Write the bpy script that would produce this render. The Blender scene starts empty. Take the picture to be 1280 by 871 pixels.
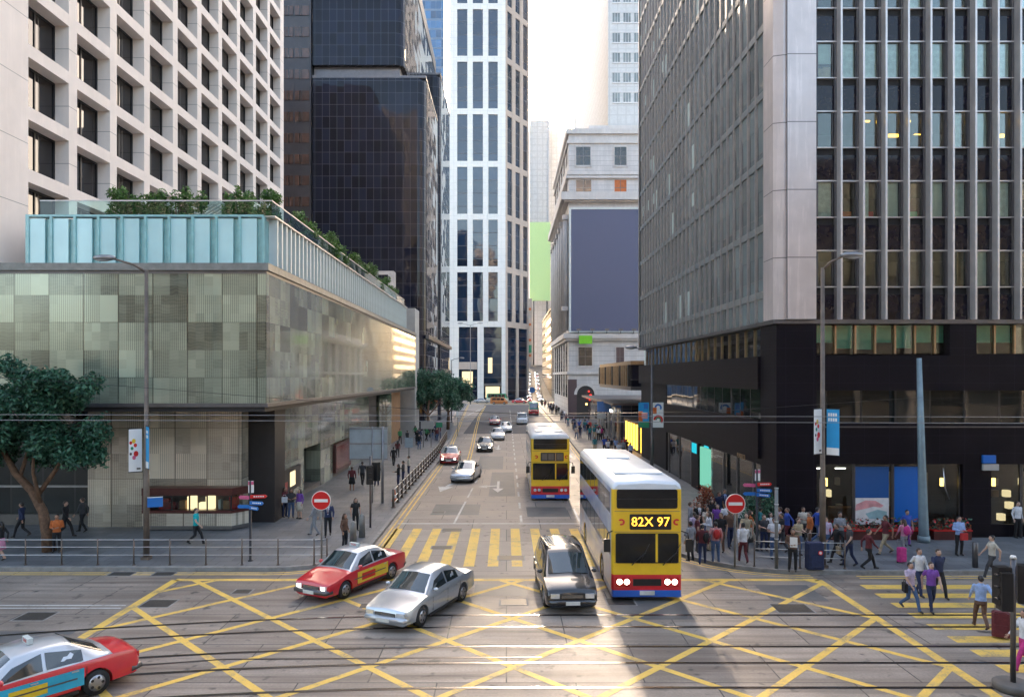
import bpy, bmesh, math, random
from mathutils import Vector, Matrix
R = random.Random(7)
S = bpy.context.scene
COL = S.collection
F, VX, VY, CH = 900.0, 633.0, 470.0, 8.0

def G(px, py, z=0.0):
    Y = F*(CH-z)/(py-VY)
    return ((px-VX)/F*Y, Y)
def XA(px, Y): return (px-VX)/F*Y
def ZA(py, Y): return CH+(VY-py)/F*Y

# ------------------------------------------------------------------ materials
MATS = {}
def _new(n):
    m = bpy.data.materials.new(n); m.use_nodes = True
    nt = m.node_tree; nt.nodes.clear()
    out = nt.nodes.new('ShaderNodeOutputMaterial')
    MATS[n] = m
    return m, nt, out
def nd(nt, t, **k):
    n = nt.nodes.new(t)
    for a, b in k.items():
        if a.startswith('_'): n.inputs[int(a[1:])].default_value = b
        else: setattr(n, a, b)
    return n
def mth(nt, op, a, b=None, c=None):
    n = nt.nodes.new('ShaderNodeMath'); n.operation = op
    for i, v in enumerate((a, b, c)):
        if v is None: continue
        if isinstance(v, (int, float)): n.inputs[i].default_value = v
        else: nt.links.new(v, n.inputs[i])
    return n.outputs[0]
def mixc(nt, f, a, b, mode='MIX'):
    n = nt.nodes.new('ShaderNodeMix'); n.data_type = 'RGBA'; n.blend_type = mode
    for s, v in ((n.inputs[0], f), (n.inputs[6], a), (n.inputs[7], b)):
        if isinstance(v, (int, float)): s.default_value = v
        elif isinstance(v, tuple): s.default_value = (*v[:3], 1)
        else: nt.links.new(v, s)
    return n.outputs[2]
def ramp(nt, f, stops):
    n = nt.nodes.new('ShaderNodeValToRGB')
    e = n.color_ramp.elements
    while len(e) < len(stops): e.new(.5)
    for i, (p, c) in enumerate(stops):
        e[i].position = p; e[i].color = (*c, 1)
    nt.links.new(f, n.inputs[0])
    return n.outputs[0]
def pos(nt):
    g = nd(nt, 'ShaderNodeNewGeometry'); s = nd(nt, 'ShaderNodeSeparateXYZ')
    nt.links.new(g.outputs['Position'], s.inputs[0])
    return g.outputs['Position'], s.outputs[0], s.outputs[1], s.outputs[2]
def noise(nt, vec, scale, detail=3, rough=.6):
    n = nd(nt, 'ShaderNodeTexNoise'); n.inputs['Scale'].default_value = scale
    n.inputs['Detail'].default_value = detail; n.inputs['Roughness'].default_value = rough
    if vec is not None: nt.links.new(vec, n.inputs['Vector'])
    return n.outputs[0]
def princ(nt, out, col, rough=.6, metal=0., spec=.5, coat=0.):
    p = nd(nt, 'ShaderNodeBsdfPrincipled')
    for s, v in (('Base Color', col), ('Roughness', rough), ('Metallic', metal)):
        if isinstance(v, (int, float)): p.inputs[s].default_value = v
        elif isinstance(v, tuple): p.inputs[s].default_value = (*v[:3], 1)
        else: nt.links.new(v, p.inputs[s])
    p.inputs['Specular IOR Level'].default_value = spec
    p.inputs['Coat Weight'].default_value = coat
    p.inputs['Coat Roughness'].default_value = .04
    nt.links.new(p.outputs[0], out.inputs[0])
    return p
def mat(n, col, rough=.6, metal=0., var=.15, scale=2.5, spec=.5, coat=0., bump=0.):
    if n in MATS: return MATS[n]
    m, nt, out = _new(n)
    tc = nd(nt, 'ShaderNodeTexCoord')
    f = noise(nt, tc.outputs['Object'], scale, 4)
    lo = tuple(c*(1-var) for c in col); hi = tuple(min(1, c*(1+var)) for c in col)
    c = ramp(nt, f, [(.3, lo), (.7, hi)])
    p = princ(nt, out, c, rough, metal, spec, coat)
    if bump:
        b = nd(nt, 'ShaderNodeBump'); b.inputs['Strength'].default_value = bump
        b.inputs['Distance'].default_value = .02
        nt.links.new(noise(nt, tc.outputs['Object'], scale*8, 3), b.inputs['Height'])
        nt.links.new(b.outputs[0], p.inputs['Normal'])
    return m
def emis(n, col, s=3.):
    if n in MATS: return MATS[n]
    m, nt, out = _new(n)
    e = nd(nt, 'ShaderNodeEmission'); e.inputs[0].default_value = (*col, 1); e.inputs[1].default_value = s
    nt.links.new(e.outputs[0], out.inputs[0]); return m
def glass(n, tint, ior=1.5, rough=.01):
    m, nt, out = _new(n)
    t = nd(nt, 'ShaderNodeBsdfTransparent'); t.inputs[0].default_value = (*tint, 1)
    g = nd(nt, 'ShaderNodeBsdfGlossy'); g.inputs['Roughness'].default_value = rough
    g.inputs[0].default_value = (.95, .97, .97, 1)
    f = nd(nt, 'ShaderNodeFresnel'); f.inputs[0].default_value = ior
    mx = nd(nt, 'ShaderNodeMixShader')
    nt.links.new(f.outputs[0], mx.inputs[0]); nt.links.new(t.outputs[0], mx.inputs[1]); nt.links.new(g.outputs[0], mx.inputs[2])
    nt.links.new(mx.outputs[0], out.inputs[0]); return m

def line_mask(nt, v, period, width, off=0.):
    """1 on thin lines repeated every period along v"""
    a = mth(nt, 'ADD', v, off)
    md = mth(nt, 'FLOORED_MODULO', a, period)
    return mth(nt, 'LESS_THAN', md, width)
def grid_glass(n, col, line, pu, pv, wu=.05, wv=.05, rough=.03, ou=0., ov=0., spec=.5, var=.5, metal=0.):
    """curtain wall: dark reflective panes in a thin metal grid, each pane tilted a hair"""
    m, nt, out = _new(n)
    P, x, y, z = pos(nt)
    u = mth(nt, 'ADD', x, y)
    cu = mth(nt, 'FLOOR', mth(nt, 'DIVIDE', mth(nt, 'ADD', u, ou), pu))
    cv = mth(nt, 'FLOOR', mth(nt, 'DIVIDE', mth(nt, 'ADD', z, ov), pv))
    cb = nd(nt, 'ShaderNodeCombineXYZ'); nt.links.new(cu, cb.inputs[0]); nt.links.new(cv, cb.inputs[1])
    wn = nd(nt, 'ShaderNodeTexWhiteNoise'); wn.noise_dimensions = '3D'; nt.links.new(cb.outputs[0], wn.inputs[0])
    c = mixc(nt, wn.outputs[0], tuple(k*(1-var) for k in col), tuple(k*(1+var) for k in col))
    lm = mth(nt, 'MAXIMUM', line_mask(nt, u, pu, wu, ou), line_mask(nt, z, pv, wv, ov))
    c = mixc(nt, lm, c, line)
    rg = mth(nt, 'ADD', mth(nt, 'MULTIPLY', lm, .35), rough)
    p = princ(nt, out, c, rg, metal, spec)
    sc = nd(nt, 'ShaderNodeVectorMath', operation='SUBTRACT'); nt.links.new(wn.outputs[1], sc.inputs[0]); sc.inputs[1].default_value = (.5, .5, .5)
    s2 = nd(nt, 'ShaderNodeVectorMath', operation='SCALE'); nt.links.new(sc.outputs[0], s2.inputs[0]); s2.inputs['Scale'].default_value = .012
    nz = nd(nt, 'ShaderNodeTexNoise'); nz.inputs['Scale'].default_value = .35; nt.links.new(P, nz.inputs['Vector'])
    n2 = nd(nt, 'ShaderNodeVectorMath', operation='SUBTRACT'); nt.links.new(nz.outputs[1], n2.inputs[0]); n2.inputs[1].default_value = (.5, .5, .5)
    n3 = nd(nt, 'ShaderNodeVectorMath', operation='SCALE'); nt.links.new(n2.outputs[0], n3.inputs[0]); n3.inputs['Scale'].default_value = .02
    gm = nd(nt, 'ShaderNodeNewGeometry')
    a1 = nd(nt, 'ShaderNodeVectorMath', operation='ADD'); nt.links.new(gm.outputs['Normal'], a1.inputs[0]); nt.links.new(s2.outputs[0], a1.inputs[1])
    a2 = nd(nt, 'ShaderNodeVectorMath', operation='ADD'); nt.links.new(a1.outputs[0], a2.inputs[0]); nt.links.new(n3.outputs[0], a2.inputs[1])
    nn = nd(nt, 'ShaderNodeVectorMath', operation='NORMALIZE'); nt.links.new(a2.outputs[0], nn.inputs[0])
    nt.links.new(nn.outputs[0], p.inputs['Normal'])
    return m
def stone(n, col, jz=None, ju=None, wz=.03, rough=.7, var=.12, streak=.12, oz=0., ou=0., line=.35, metal=0.):
    """wall facing with joint lines and rain streaks"""
    m, nt, out = _new(n)
    P, x, y, z = pos(nt)
    u = mth(nt, 'ADD', x, y)
    f = noise(nt, P, .6, 5)
    c = ramp(nt, f, [(.3, tuple(k*(1-var) for k in col)), (.7, tuple(min(1, k*(1+var)) for k in col))])
    cb = nd(nt, 'ShaderNodeCombineXYZ'); nt.links.new(mth(nt, 'MULTIPLY', u, 2.2), cb.inputs[0]); nt.links.new(mth(nt, 'MULTIPLY', z, .12), cb.inputs[1])
    s = noise(nt, cb.outputs[0], 1., 4, .7)
    c = mixc(nt, mth(nt, 'MULTIPLY', mth(nt, 'GREATER_THAN', s, .45), mth(nt, 'MULTIPLY', s, streak*2)), c, tuple(k*.55 for k in col))
    lm = None
    if jz: lm = line_mask(nt, z, jz, wz, oz)
    if ju:
        l2 = line_mask(nt, u, ju, wz, ou); lm = mth(nt, 'MAXIMUM', lm, l2) if lm else l2
    if lm: c = mixc(nt, lm, c, tuple(k*line for k in col))
    princ(nt, out, c, rough, metal); return m

mat('asphalt_dark', (.055, .055, .06), .75, var=.3, scale=.5)
def paint(n, col, under=(.2, .175, .155)):
    """road paint worn through to the surface in patches"""
    m, nt, out = _new(n); P, x, y, z = pos(nt)
    f = noise(nt, P, 1.1, 5, .7); f2 = noise(nt, P, 16, 3, .6)
    c = ramp(nt, f2, [(.3, tuple(k*.8 for k in col)), (.7, col)])
    w = mth(nt, 'ADD', mth(nt, 'MULTIPLY', f, .65), mth(nt, 'MULTIPLY', f2, .35))
    c = mixc(nt, ramp(nt, w, [(.5, (0, 0, 0)), (.62, (.75, .75, .75))]), c, under)
    princ(nt, out, c, .65, 0, .35)
paint('yellow_paint', (.86, .56, .12)); paint('white_paint', (.66, .65, .62))
mat('rail_steel', (.05, .04, .038), .4, .6, var=.3)
mat('groove', (.02, .018, .017), .8)
mat('rail_shine', (.35, .33, .32), .22, 1., var=.2)
mat('manhole', (.07, .065, .06), .55, .5, var=.3, scale=20)
mat('kerb', (.26, .25, .235), .8, var=.25, scale=3)
mat('metal_grey', (.28, .28, .29), .38, .7)
mat('pole_grey', (.22, .215, .2), .5, .4, var=.2)
mat('pole_brown', (.16, .125, .1), .55, .4, var=.25)
mat('pole_teal', (.2, .27, .3), .5, .2, var=.15)
mat('steel_bright', (.55, .55, .55), .28, .95)
mat('black_metal', (.018, .018, .02), .4, .2)
mat('rubber', (.014, .014, .015), .75)
mat('hub', (.38, .38, .4), .32, .9)
mat('car_silver', (.5, .53, .57), .28, .65, var=.03, coat=1.)
mat('car_grey', (.36, .39, .43), .3, .6, var=.03, coat=1.)
mat('car_dark', (.03, .035, .04), .25, .3, var=.05, coat=1.)
mat('car_black', (.012, .013, .015), .2, .2, var=.05, coat=1.)
mat('car_white', (.7, .71, .72), .3, var=.03, coat=1.)
mat('car_blue', (.03, .07, .2), .3, .2, var=.05, coat=1.)
mat('taxi_red', (.62, .012, .025), .28, var=.05, coat=1.)
mat('taxi_silver', (.55, .57, .6), .28, .4, var=.03, coat=1.)
mat('bus_yellow', (.86, .54, .015), .3, var=.05, coat=.8)
mat('bus_red', (.66, .015, .025), .3, var=.05, coat=.8)
mat('bus_blue', (.015, .12, .55), .3, var=.05, coat=.8)
mat('bus_white', (.72, .76, .8), .35, var=.05, coat=.4)
mat('minibus_cream', (.62, .58, .45), .35, var=.05, coat=.6)
mat('minibus_green', (.01, .25, .12), .35, var=.05, coat=.6)
mat('truck_orange', (.5, .17, .04), .4, var=.1, coat=.4)
mat('car_glass', (.012, .018, .02), .03, spec=.9, coat=.5, var=.1)
mat('windscreen', (.02, .035, .038), .03, spec=1., coat=1., var=.1)
mat('bus_glass', (.012, .013, .014), .06, spec=.35, var=.3)
mat('lamp_clear', (.75, .78, .8), .12, .5, coat=1.)
emis('headlamp_on', (1., .93, .8), 2.2)
emis('tail_red', (1., .03, .02), 0.5)
mat('lamp_red', (.5, .01, .012), .2, coat=1.)
mat('plate_white', (.65, .65, .6), .5)
mat('plate_yellow', (.6, .5, .05), .5)
mat('dark_red_glass', (.12, .012, .012), .12, var=.6, scale=1.5)
mat('ad_yellow', (.75, .5, .02), .35, var=.1, scale=1.5, coat=.5)
mat('ad_cyan', (.02, .4, .6), .35, var=.2, scale=1.5, coat=.5)
mat('sign_red', (.62, .012, .012), .4, var=.04)
mat('sign_white', (.8, .8, .78), .4, var=.04)
mat('sign_blue', (.01, .15, .48), .4, var=.06)
mat('sign_pink', (.6, .1, .22), .4)
mat('banner_blue', (.01, .3, .62), .6, var=.06)
mat('poster_blue_dark', (.002, .085, .3), .4, var=.02)
mat('poster_blue', (.003, .13, .5), .4, var=.02)
mat('sign_back', (.36, .42, .46), .45, .4, var=.1)
mat('orange', (.65, .12, .01), .5)

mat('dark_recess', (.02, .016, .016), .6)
mat('alu', (.6, .56, .54), .35, .35, var=.12, scale=1.2)
mat('alu_dark', (.13, .125, .13), .4, .7, var=.12)
mat('spandrel', (.005, .005, .014), .06, spec=.28, var=.3)
mat('blind', (.6, .68, .62), .8, var=.12, scale=1.1)
mat('blind_green', (.2, .62, .46), .7, var=.2, scale=1.1)
mat('curtain', (.72, .76, .7), .9, var=.2, scale=4)
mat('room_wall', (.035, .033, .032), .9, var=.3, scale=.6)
mat('wood', (.3, .16, .07), .5, var=.2)
mat('cardboard', (.5, .3, .14), .8)
emis('lamp_warm', (1., .62, .16), 1.1)
emis('lamp_white', (1., .95, .85), 1.2)
emis('lamp_yellow', (1., .5, .06), 0.75)
emis('lamp_green', (.02, 1., .35), 1.0)
emis('display_orange', (1., .36, .03), 0.8)
emis('screen_teal', (.02, .45, .55), 0.2)
emis('lit_panel', (1., .78, .45), 0.22)
emis('panel_green', (.25, .75, .55), 0.12)
mat('red_goods', (.4, .012, .012), .3, var=.7, scale=2.2)
mat('red_frame', (.075, .017, .014), .35, var=.2)
mat('bark', (.15, .085, .05), .9, var=.5, scale=6, bump=.6)
mat('hedge_soil', (.05, .04, .03), .9)
mat('concrete_light', (.42, .4, .37), .8, var=.1, scale=1)
mat('teal_edge', (.26, .5, .5), .2, spec=.7)
mat('fin_white', (.58, .63, .62), .35, var=.06)
mat('brown_panel', (.075, .045, .05), .5, var=.1)
mat('bronze', (.36, .24, .13), .4, .5, var=.2)
mat('billboard_slate', (.088, .102, .178), .6, var=.02)
mat('billboard_lime', (.72, .95, .4), .6, var=.02)
mat('sign_lime', (.2, .62, .01), .5, var=.02)
mat('orange_cloth', (.5, .13, .03), .7, var=.2)
mat('frosted', (.5, .76, .76), .12, var=.1, scale=.35, spec=.6, coat=.4)
mat('wire', (.02, .02, .022), .5, .5)
mat('art_white', (.75, .73, .7), .5)
mat('art_pink', (.72, .33, .33), .5, var=.3, scale=1.5)
mat('art_teal', (.3, .48, .5), .5, var=.2)
mat('stone_dark', (.12, .11, .1), .6, var=.15)
mat('gravel_grey', (.2, .19, .18), .85, var=.2)

def leafmat(n, a, b, c):
    m, nt, out = _new(n)
    g = nd(nt, 'ShaderNodeNewGeometry'); 
    f = noise(nt, g.outputs['Position'], 1.3, 3)
    f2 = mth(nt, 'ADD', mth(nt, 'MULTIPLY', f, .45), mth(nt, 'MULTIPLY', g.outputs['Random Per Island'], .55))
    col = ramp(nt, f2, [(.25, a), (.5, b), (.75, c)])
    p = princ(nt, out, col, .45, 0, .5)
    t = nd(nt, 'ShaderNodeBsdfTranslucent'); nt.links.new(col, t.inputs[0])
    mx = nd(nt, 'ShaderNodeMixShader'); mx.inputs[0].default_value = .25
    nt.links.new(p.outputs[0], mx.inputs[1]); nt.links.new(t.outputs[0], mx.inputs[2]); nt.links.new(mx.outputs[0], out.inputs[0])
leafmat('leaf_tree', (.016, .06, .036), (.035, .125, .07), (.075, .2, .11))
leafmat('leaf_hedge', (.03, .08, .012), (.07, .17, .025), (.14, .25, .05))
leafmat('leaf_flower', (.05, .03, .01), (.25, .03, .015), (.4, .12, .03))

def road_mat():
    m, nt, out = _new('road')
    P, x, y, z = pos(nt)
    b = nd(nt, 'ShaderNodeTexBrick'); nt.links.new(P, b.inputs['Vector'])
    b.inputs['Scale'].default_value = .16; b.inputs['Mortar Size'].default_value = .0035; b.inputs['Mortar Smooth'].default_value = .3
    b.inputs['Color1'].default_value = (.37, .32, .275, 1); b.inputs['Color2'].default_value = (.28, .245, .215, 1); b.inputs['Mortar'].default_value = (.06, .058, .056, 1)
    b.inputs['Brick Width'].default_value = .58; b.inputs['Row Height'].default_value = .43
    f = noise(nt, P, .35, 6, .65)
    c = mixc(nt, 1., b.outputs[0], ramp(nt, f, [(.25, (.6, .59, .58)), (.75, (1.25, 1.2, 1.15))]), 'MULTIPLY')
    # tyre-polished bands along the street and along the tram rails
    f2 = noise(nt, P, 14, 4, .7)
    c = mixc(nt, 1., c, ramp(nt, f2, [(.3, (.8, .8, .8)), (.7, (1.15, 1.15, 1.15))]), 'MULTIPLY')
    mp = nd(nt, 'ShaderNodeMapping'); nt.links.new(P, mp.inputs[0]); mp.inputs['Scale'].default_value = (.12, 2.2, 1)
    f3 = noise(nt, mp.outputs[0], 1., 3)
    inx = mth(nt, 'LESS_THAN', y, 29.)
    c = mixc(nt, mth(nt, 'MULTIPLY', inx, ramp(nt, f3, [(.42, (0, 0, 0)), (.68, (.85, .85, .85))])), c, (.15, .118, .095))
    oil = noise(nt, P, 1.7, 2)
    c = mixc(nt, ramp(nt, oil, [(.62, (0, 0, 0)), (.72, (.8, .8, .8))]), c, (.05, .048, .046))
    rg = ramp(nt, f, [(.3, (.5,)*3), (.7, (.75,)*3)])
    p = princ(nt, out, c, rg, 0, .35)
    bp = nd(nt, 'ShaderNodeBump'); bp.inputs['Strength'].default_value = .25; bp.inputs['Distance'].default_value = .01
    nt.links.new(noise(nt, P, 60, 2), bp.inputs['Height']); nt.links.new(bp.outputs[0], p.inputs['Normal'])
    return m
road_mat()
def pave_mat():
    m, nt, out = _new('paving')
    P, x, y, z = pos(nt)
    b = nd(nt, 'ShaderNodeTexBrick'); nt.links.new(P, b.inputs['Vector'])
    b.inputs['Scale'].default_value = 1.; b.inputs['Mortar Size'].default_value = .012
    b.inputs['Color1'].default_value = (.17, .175, .18, 1); b.inputs['Color2'].default_value = (.125, .13, .138, 1); b.inputs['Mortar'].default_value = (.06, .06, .06, 1)
    b.inputs['Brick Width'].default_value = .9; b.inputs['Row Height'].default_value = .6
    f = noise(nt, P, .5, 5, .65)
    c = mixc(nt, 1., b.outputs[0], ramp(nt, f, [(.3, (.75,)*3), (.7, (1.2,)*3)]), 'MULTIPLY')
    princ(nt, out, c, ramp(nt, f, [(.3, (.4,)*3), (.7, (.7,)*3)])); return m
pave_mat()
def clad_mat(n, lo, hi, warm):
    """patchwork of etched glass panels with fine vertical ribs"""
    m, nt, out = _new(n)
    P, x, y, z = pos(nt)
    u = mth(nt, 'SUBTRACT', x, y)
    def cell(pu, pv, seed, ou=0.):
        cb = nd(nt, 'ShaderNodeCombineXYZ')
        nt.links.new(mth(nt, 'FLOOR', mth(nt, 'DIVIDE', mth(nt, 'ADD', u, ou), pu)), cb.inputs[0])
        nt.links.new(mth(nt, 'FLOOR', mth(nt, 'DIVIDE', z, pv)), cb.inputs[1]); cb.inputs[2].default_value = seed
        w = nd(nt, 'ShaderNodeTexWhiteNoise'); nt.links.new(cb.outputs[0], w.inputs[0]); return w.outputs[0]
    a = cell(1.66, 1.32, 1.); b = cell(.83, 1.32, 5.); d = cell(3.32, 2.64, 9.); e = cell(.415, .44, 3.)
    f = mth(nt, 'ADD', mth(nt, 'ADD', mth(nt, 'MULTIPLY', a, .42), mth(nt, 'MULTIPLY', e, .13)), mth(nt, 'ADD', mth(nt, 'MULTIPLY', b, .2), mth(nt, 'MULTIPLY', d, .25)))
    c = ramp(nt, f, [(.22, lo), (.5, tuple((p+q)/2 for p, q in zip(lo, hi))), (.78, hi)])
    rb = mth(nt, 'FRACT', mth(nt, 'MULTIPLY', u, 10.))
    rib = mth(nt, 'MULTIPLY', mth(nt, 'GREATER_THAN', rb, .62), mth(nt, 'GREATER_THAN', cell(.83, 1.32, 21.), .3))
    cw = nd(nt, 'ShaderNodeTexWave'); nt.links.new(P, cw.inputs[0]); cw.inputs['Scale'].default_value = 2.; cw.inputs['Distortion'].default_value = 8; cw.bands_direction = 'Z'
    c = mixc(nt, mth(nt, 'MULTIPLY', rib, .55), c, tuple(k*.4 for k in lo))
    c = mixc(nt, mth(nt, 'MULTIPLY', cw.outputs[1], .1), c, hi)
    ln = mth(nt, 'MAXIMUM', line_mask(nt, u, 1.66, .045), line_mask(nt, z, 2.64, .02))
    c = mixc(nt, ln, c, tuple(k*.35 for k in lo))
    f2 = noise(nt, P, .12, 2)
    c = mixc(nt, ramp(nt, f2, [(.45, (0, 0, 0)), (.7, (.4, .4, .4))]), c, warm)
    p = princ(nt, out, c, .16, .12, .7, .7); return m
clad_mat('clad', (.025, .036, .03), (.46, .51, .38), (.34, .36, .26))
clad_mat('clad_low_lit', (.26, .23, .18), (.9, .8, .62), (.75, .6, .44))  # lower wall: warm reflected sunlight put into a paler copy of the cladding
stone('granite_black', (.0075, .006, .0095), jz=.85, ju=1.22, wz=.02, rough=.42, var=.25, streak=.0, line=2.6)
MATS['granite_black'].node_tree.nodes['Principled BSDF'].inputs['Specular IOR Level'].default_value = .1
mat('alu_band', (.27, .28, .27), .3, .3, var=.15)
mat('alu_side', (.46, .42, .4), .35, .4, var=.1)
stone('hotel_wall', (.78, .69, .63), jz=3.206, wz=.03, oz=-23.08, line=.3, streak=.06, var=.06)
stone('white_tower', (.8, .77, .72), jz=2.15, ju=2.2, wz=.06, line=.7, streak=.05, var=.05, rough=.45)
stone('pink_lit_stone', (.52, .42, .35), jz=2.15, ju=2.2, wz=.06, line=.7, streak=.08, var=.06, rough=.5)  # white tower stone with the canted face's pinkish light put into its colour
stone('colonial', (.6, .57, .55), jz=.9, ju=None, wz=.06, line=.55, streak=.15, var=.1)
stone('colonial_trim', (.62, .58, .55), streak=.12, var=.1)
stone('brown_block', (.36, .27, .2), jz=3.2, wz=.2, line=.5)
stone('far_haze_white', (.62, .62, .62), jz=3.4, ju=3., wz=.4, line=.85, streak=.05, rough=1.)  # fading of the far towers into haze is put into this pale colour
MATS['far_haze_white'].node_tree.nodes['Principled BSDF'].inputs['Specular IOR Level'].default_value = .05
stone('pier_steel', (.62, .54, .51), jz=3.28, wz=.05, oz=-.6, line=.3, streak=.2, rough=.32, metal=.25)
grid_glass('tower_dark', (.007, .009, .02), (.075, .08, .1), 1.06, 1.72, .045, .045, ov=1., spec=.2)
grid_glass('tower_mirror', (.02, .024, .034), (.08, .08, .09), 2.12, 1.72, .05, .05, ov=1., spec=1., var=.3)
grid_glass('tower_blue', (.03, .11, .24), (.1, .16, .25), 2.2, 4., .08, .9, spec=.8)
grid_glass('white_glass', (.006, .02, .045), (.03, .03, .04), 50, 4.3, .02, .25, ov=1.2, spec=.8)
grid_glass('side_glass', (.15, .185, .185), (.03, .03, .035), 1.25, 3.28, .04, .06, ov=.2, spec=.8, var=.35)
grid_glass('hotel_glass', (.008, .007, .009), (.005, .005, .005), 1.7, 50, .06, .0, spec=.5)
grid_glass('dark_window', (.008, .01, .012), (.02, .018, .016), 1.2, 1.6, .06, .05, spec=.6)
grid_glass('dim_shop', (.02, .022, .02), (.01, .01, .01), 1.7, 40, .1, .0, spec=.5, var=.7)
glass('pane', (.86, .93, .9)); glass('pane_teal', (.55, .8, .78)); glass('pane_dark', (.75, .78, .76))

# ------------------------------------------------------------------ mesh helper
class MB:
    def __init__(s): s.v = []; s.f = []; s.m = []; s.mats = []; s.smooth = []
    def mi(s, m):
        if m not in s.mats: s.mats.append(m)
        return s.mats.index(m)
    def add(s, vs, fs, m, sm=False):
        b = len(s.v); s.v += [tuple(v) for v in vs]; i = s.mi(m)
        for f in fs: s.f.append(tuple(b+k for k in f)); s.m.append(i); s.smooth.append(sm)
        return s
    def box(s, x0, x1, y0, y1, z0, z1, m):
        if x1 < x0: x0, x1 = x1, x0
        if y1 < y0: y0, y1 = y1, y0
        if z1 < z0: z0, z1 = z1, z0
        return s.add([(x0,y0,z0),(x1,y0,z0),(x1,y1,z0),(x0,y1,z0),(x0,y0,z1),(x1,y0,z1),(x1,y1,z1),(x0,y1,z1)],
                     [(3,2,1,0),(4,5,6,7),(0,1,5,4),(1,2,6,5),(2,3,7,6),(3,0,4,7)], m)
    def quad(s, a, b, c, d, m): return s.add([a,b,c,d], [(0,1,2,3)], m)
    def prism(s, poly, z0, z1, m):
        """vertical prism over an xy polygon (ccw)"""
        n = len(poly)
        vs = [(x,y,z0) for x,y in poly]+[(x,y,z1) for x,y in poly]
        fs = [tuple(range(n-1,-1,-1)), tuple(range(n,2*n))]+[(i,(i+1)%n,n+(i+1)%n,n+i) for i in range(n)]
        return s.add(vs, fs, m)
    def extr(s, poly, o, u, w, d, m):
        """polygon in plane (u,w) at origin o extruded by vector d"""
        o, u, w, d = map(Vector, (o,u,w,d)); n = len(poly)
        a = [o+u*p+w*q for p,q in poly]; vs = a+[v+d for v in a]
        fs = [tuple(range(n-1,-1,-1)), tuple(range(n,2*n))]+[(i,(i+1)%n,n+(i+1)%n,n+i) for i in range(n)]
        return s.add(vs, fs, m)
    def tube(s, pts, rad, m, seg=8, sm=True, cap=True, sq=1.):
        pts = [Vector(p) for p in pts]; n = len(pts)
        if isinstance(rad, (int,float)): rad = [rad]*n
        vs = []; up = None
        for i, p in enumerate(pts):
            t = (pts[min(i+1,n-1)]-pts[max(i-1,0)]).normalized()
            if up is None:
                up = Vector((0,1,0)) if abs(t.z) > .7 else Vector((0,0,1))
            a = t.cross(up).normalized(); b = a.cross(t).normalized(); up = b
            for k in range(seg):
                g = 2*math.pi*k/seg; vs.append(p+a*math.cos(g)*rad[i]+b*math.sin(g)*rad[i]*sq)
        fs = [(i*seg+k, i*seg+(k+1)%seg, (i+1)*seg+(k+1)%seg, (i+1)*seg+k) for i in range(n-1) for k in range(seg)]
        if cap: fs += [tuple(range(seg-1,-1,-1)), tuple((n-1)*seg+k for k in range(seg))]
        return s.add(vs, fs, m, sm)
    def ell(s, c, r, m, nu=12, nv=8, f=None):
        vs = []; 
        for j in range(nv+1):
            th = math.pi*j/nv
            for i in range(nu):
                ph = 2*math.pi*i/nu
                d = (math.sin(th)*math.cos(ph), math.sin(th)*math.sin(ph), math.cos(th))
                vs.append((c[0]+r[0]*d[0], c[1]+r[1]*d[1], c[2]+r[2]*d[2]) if f is None else f(d))
        fs = [(j*nu+i, (j+1)*nu+i, (j+1)*nu+(i+1)%nu, j*nu+(i+1)%nu) for j in range(nv) for i in range(nu)]
        return s.add(vs, fs, m, True)
    def mesh(s, name):
        me = bpy.data.meshes.new(name)
        me.from_pydata(s.v, [], s.f); 
        for m in s.mats: me.materials.append(MATS[m])
        me.polygons.foreach_set('material_index', s.m); me.polygons.foreach_set('use_smooth', s.smooth)
        me.update(); return me
    def build(s, name, parent=None, loc=None, rz=None):
        return link(s.mesh(name), name, parent, loc, rz)
def fix(me):
    bm = bmesh.new(); bm.from_mesh(me); bmesh.ops.remove_doubles(bm, verts=bm.verts, dist=1e-5)
    bmesh.ops.recalc_face_normals(bm, faces=bm.faces); bm.to_mesh(me); bm.free()
def link(me, name, parent=None, loc=None, rz=None):
    o = bpy.data.objects.new(name, me); COL.objects.link(o)
    if parent: o.parent = parent
    if loc: o.location = loc
    if rz is not None: o.rotation_euler = (0,0,rz)
    return o
KIDS = {}
def tag(o, label, cat, group=None, kind=None):
    if label: o['label'] = label
    if cat: o['category'] = cat
    if group: o['group'] = group
    if kind: o['kind'] = kind
    return o
def thing(name, label, cat, loc=(0,0,0), rz=0., group=None):
    o = bpy.data.objects.new(name, None); COL.objects.link(o); o.empty_display_size = .3
    o.location = loc; o.rotation_euler = (0,0,rz)
    return tag(o, label, cat, group)
def copy_tree(o, parent=None):
    c = o.copy(); COL.objects.link(c)
    if parent: c.parent = parent
    for ch in [k for k in o.children]: copy_tree(ch, c)
    return c
def dup(o, loc, rz, label=None, group=None):
    c = copy_tree(o); c.location = loc; c.rotation_euler = (0,0,rz)
    if label: c['label'] = label
    if group: c['group'] = group
    return c
def struct(o): o['kind'] = 'structure'; return o
def evalmesh(o, name):
    dg = bpy.context.evaluated_depsgraph_get()
    me = bpy.data.meshes.new_from_object(o.evaluated_get(dg)); me.name = name; return me
def text_mesh(txt, size, m, depth=.01, name='lettering', cx=True):
    c = bpy.data.curves.new(name, 'FONT'); c.body = txt; c.size = size; c.extrude = depth
    c.align_x = 'CENTER' if cx else 'LEFT'; c.align_y = 'CENTER'; c.resolution_u = 3
    o = bpy.data.objects.new(name, c); COL.objects.link(o)
    bpy.context.view_layer.update()
    me = evalmesh(o, name); bpy.data.objects.remove(o); bpy.data.curves.remove(c)
    me.materials.clear(); me.materials.append(MATS[m]); return me
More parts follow.
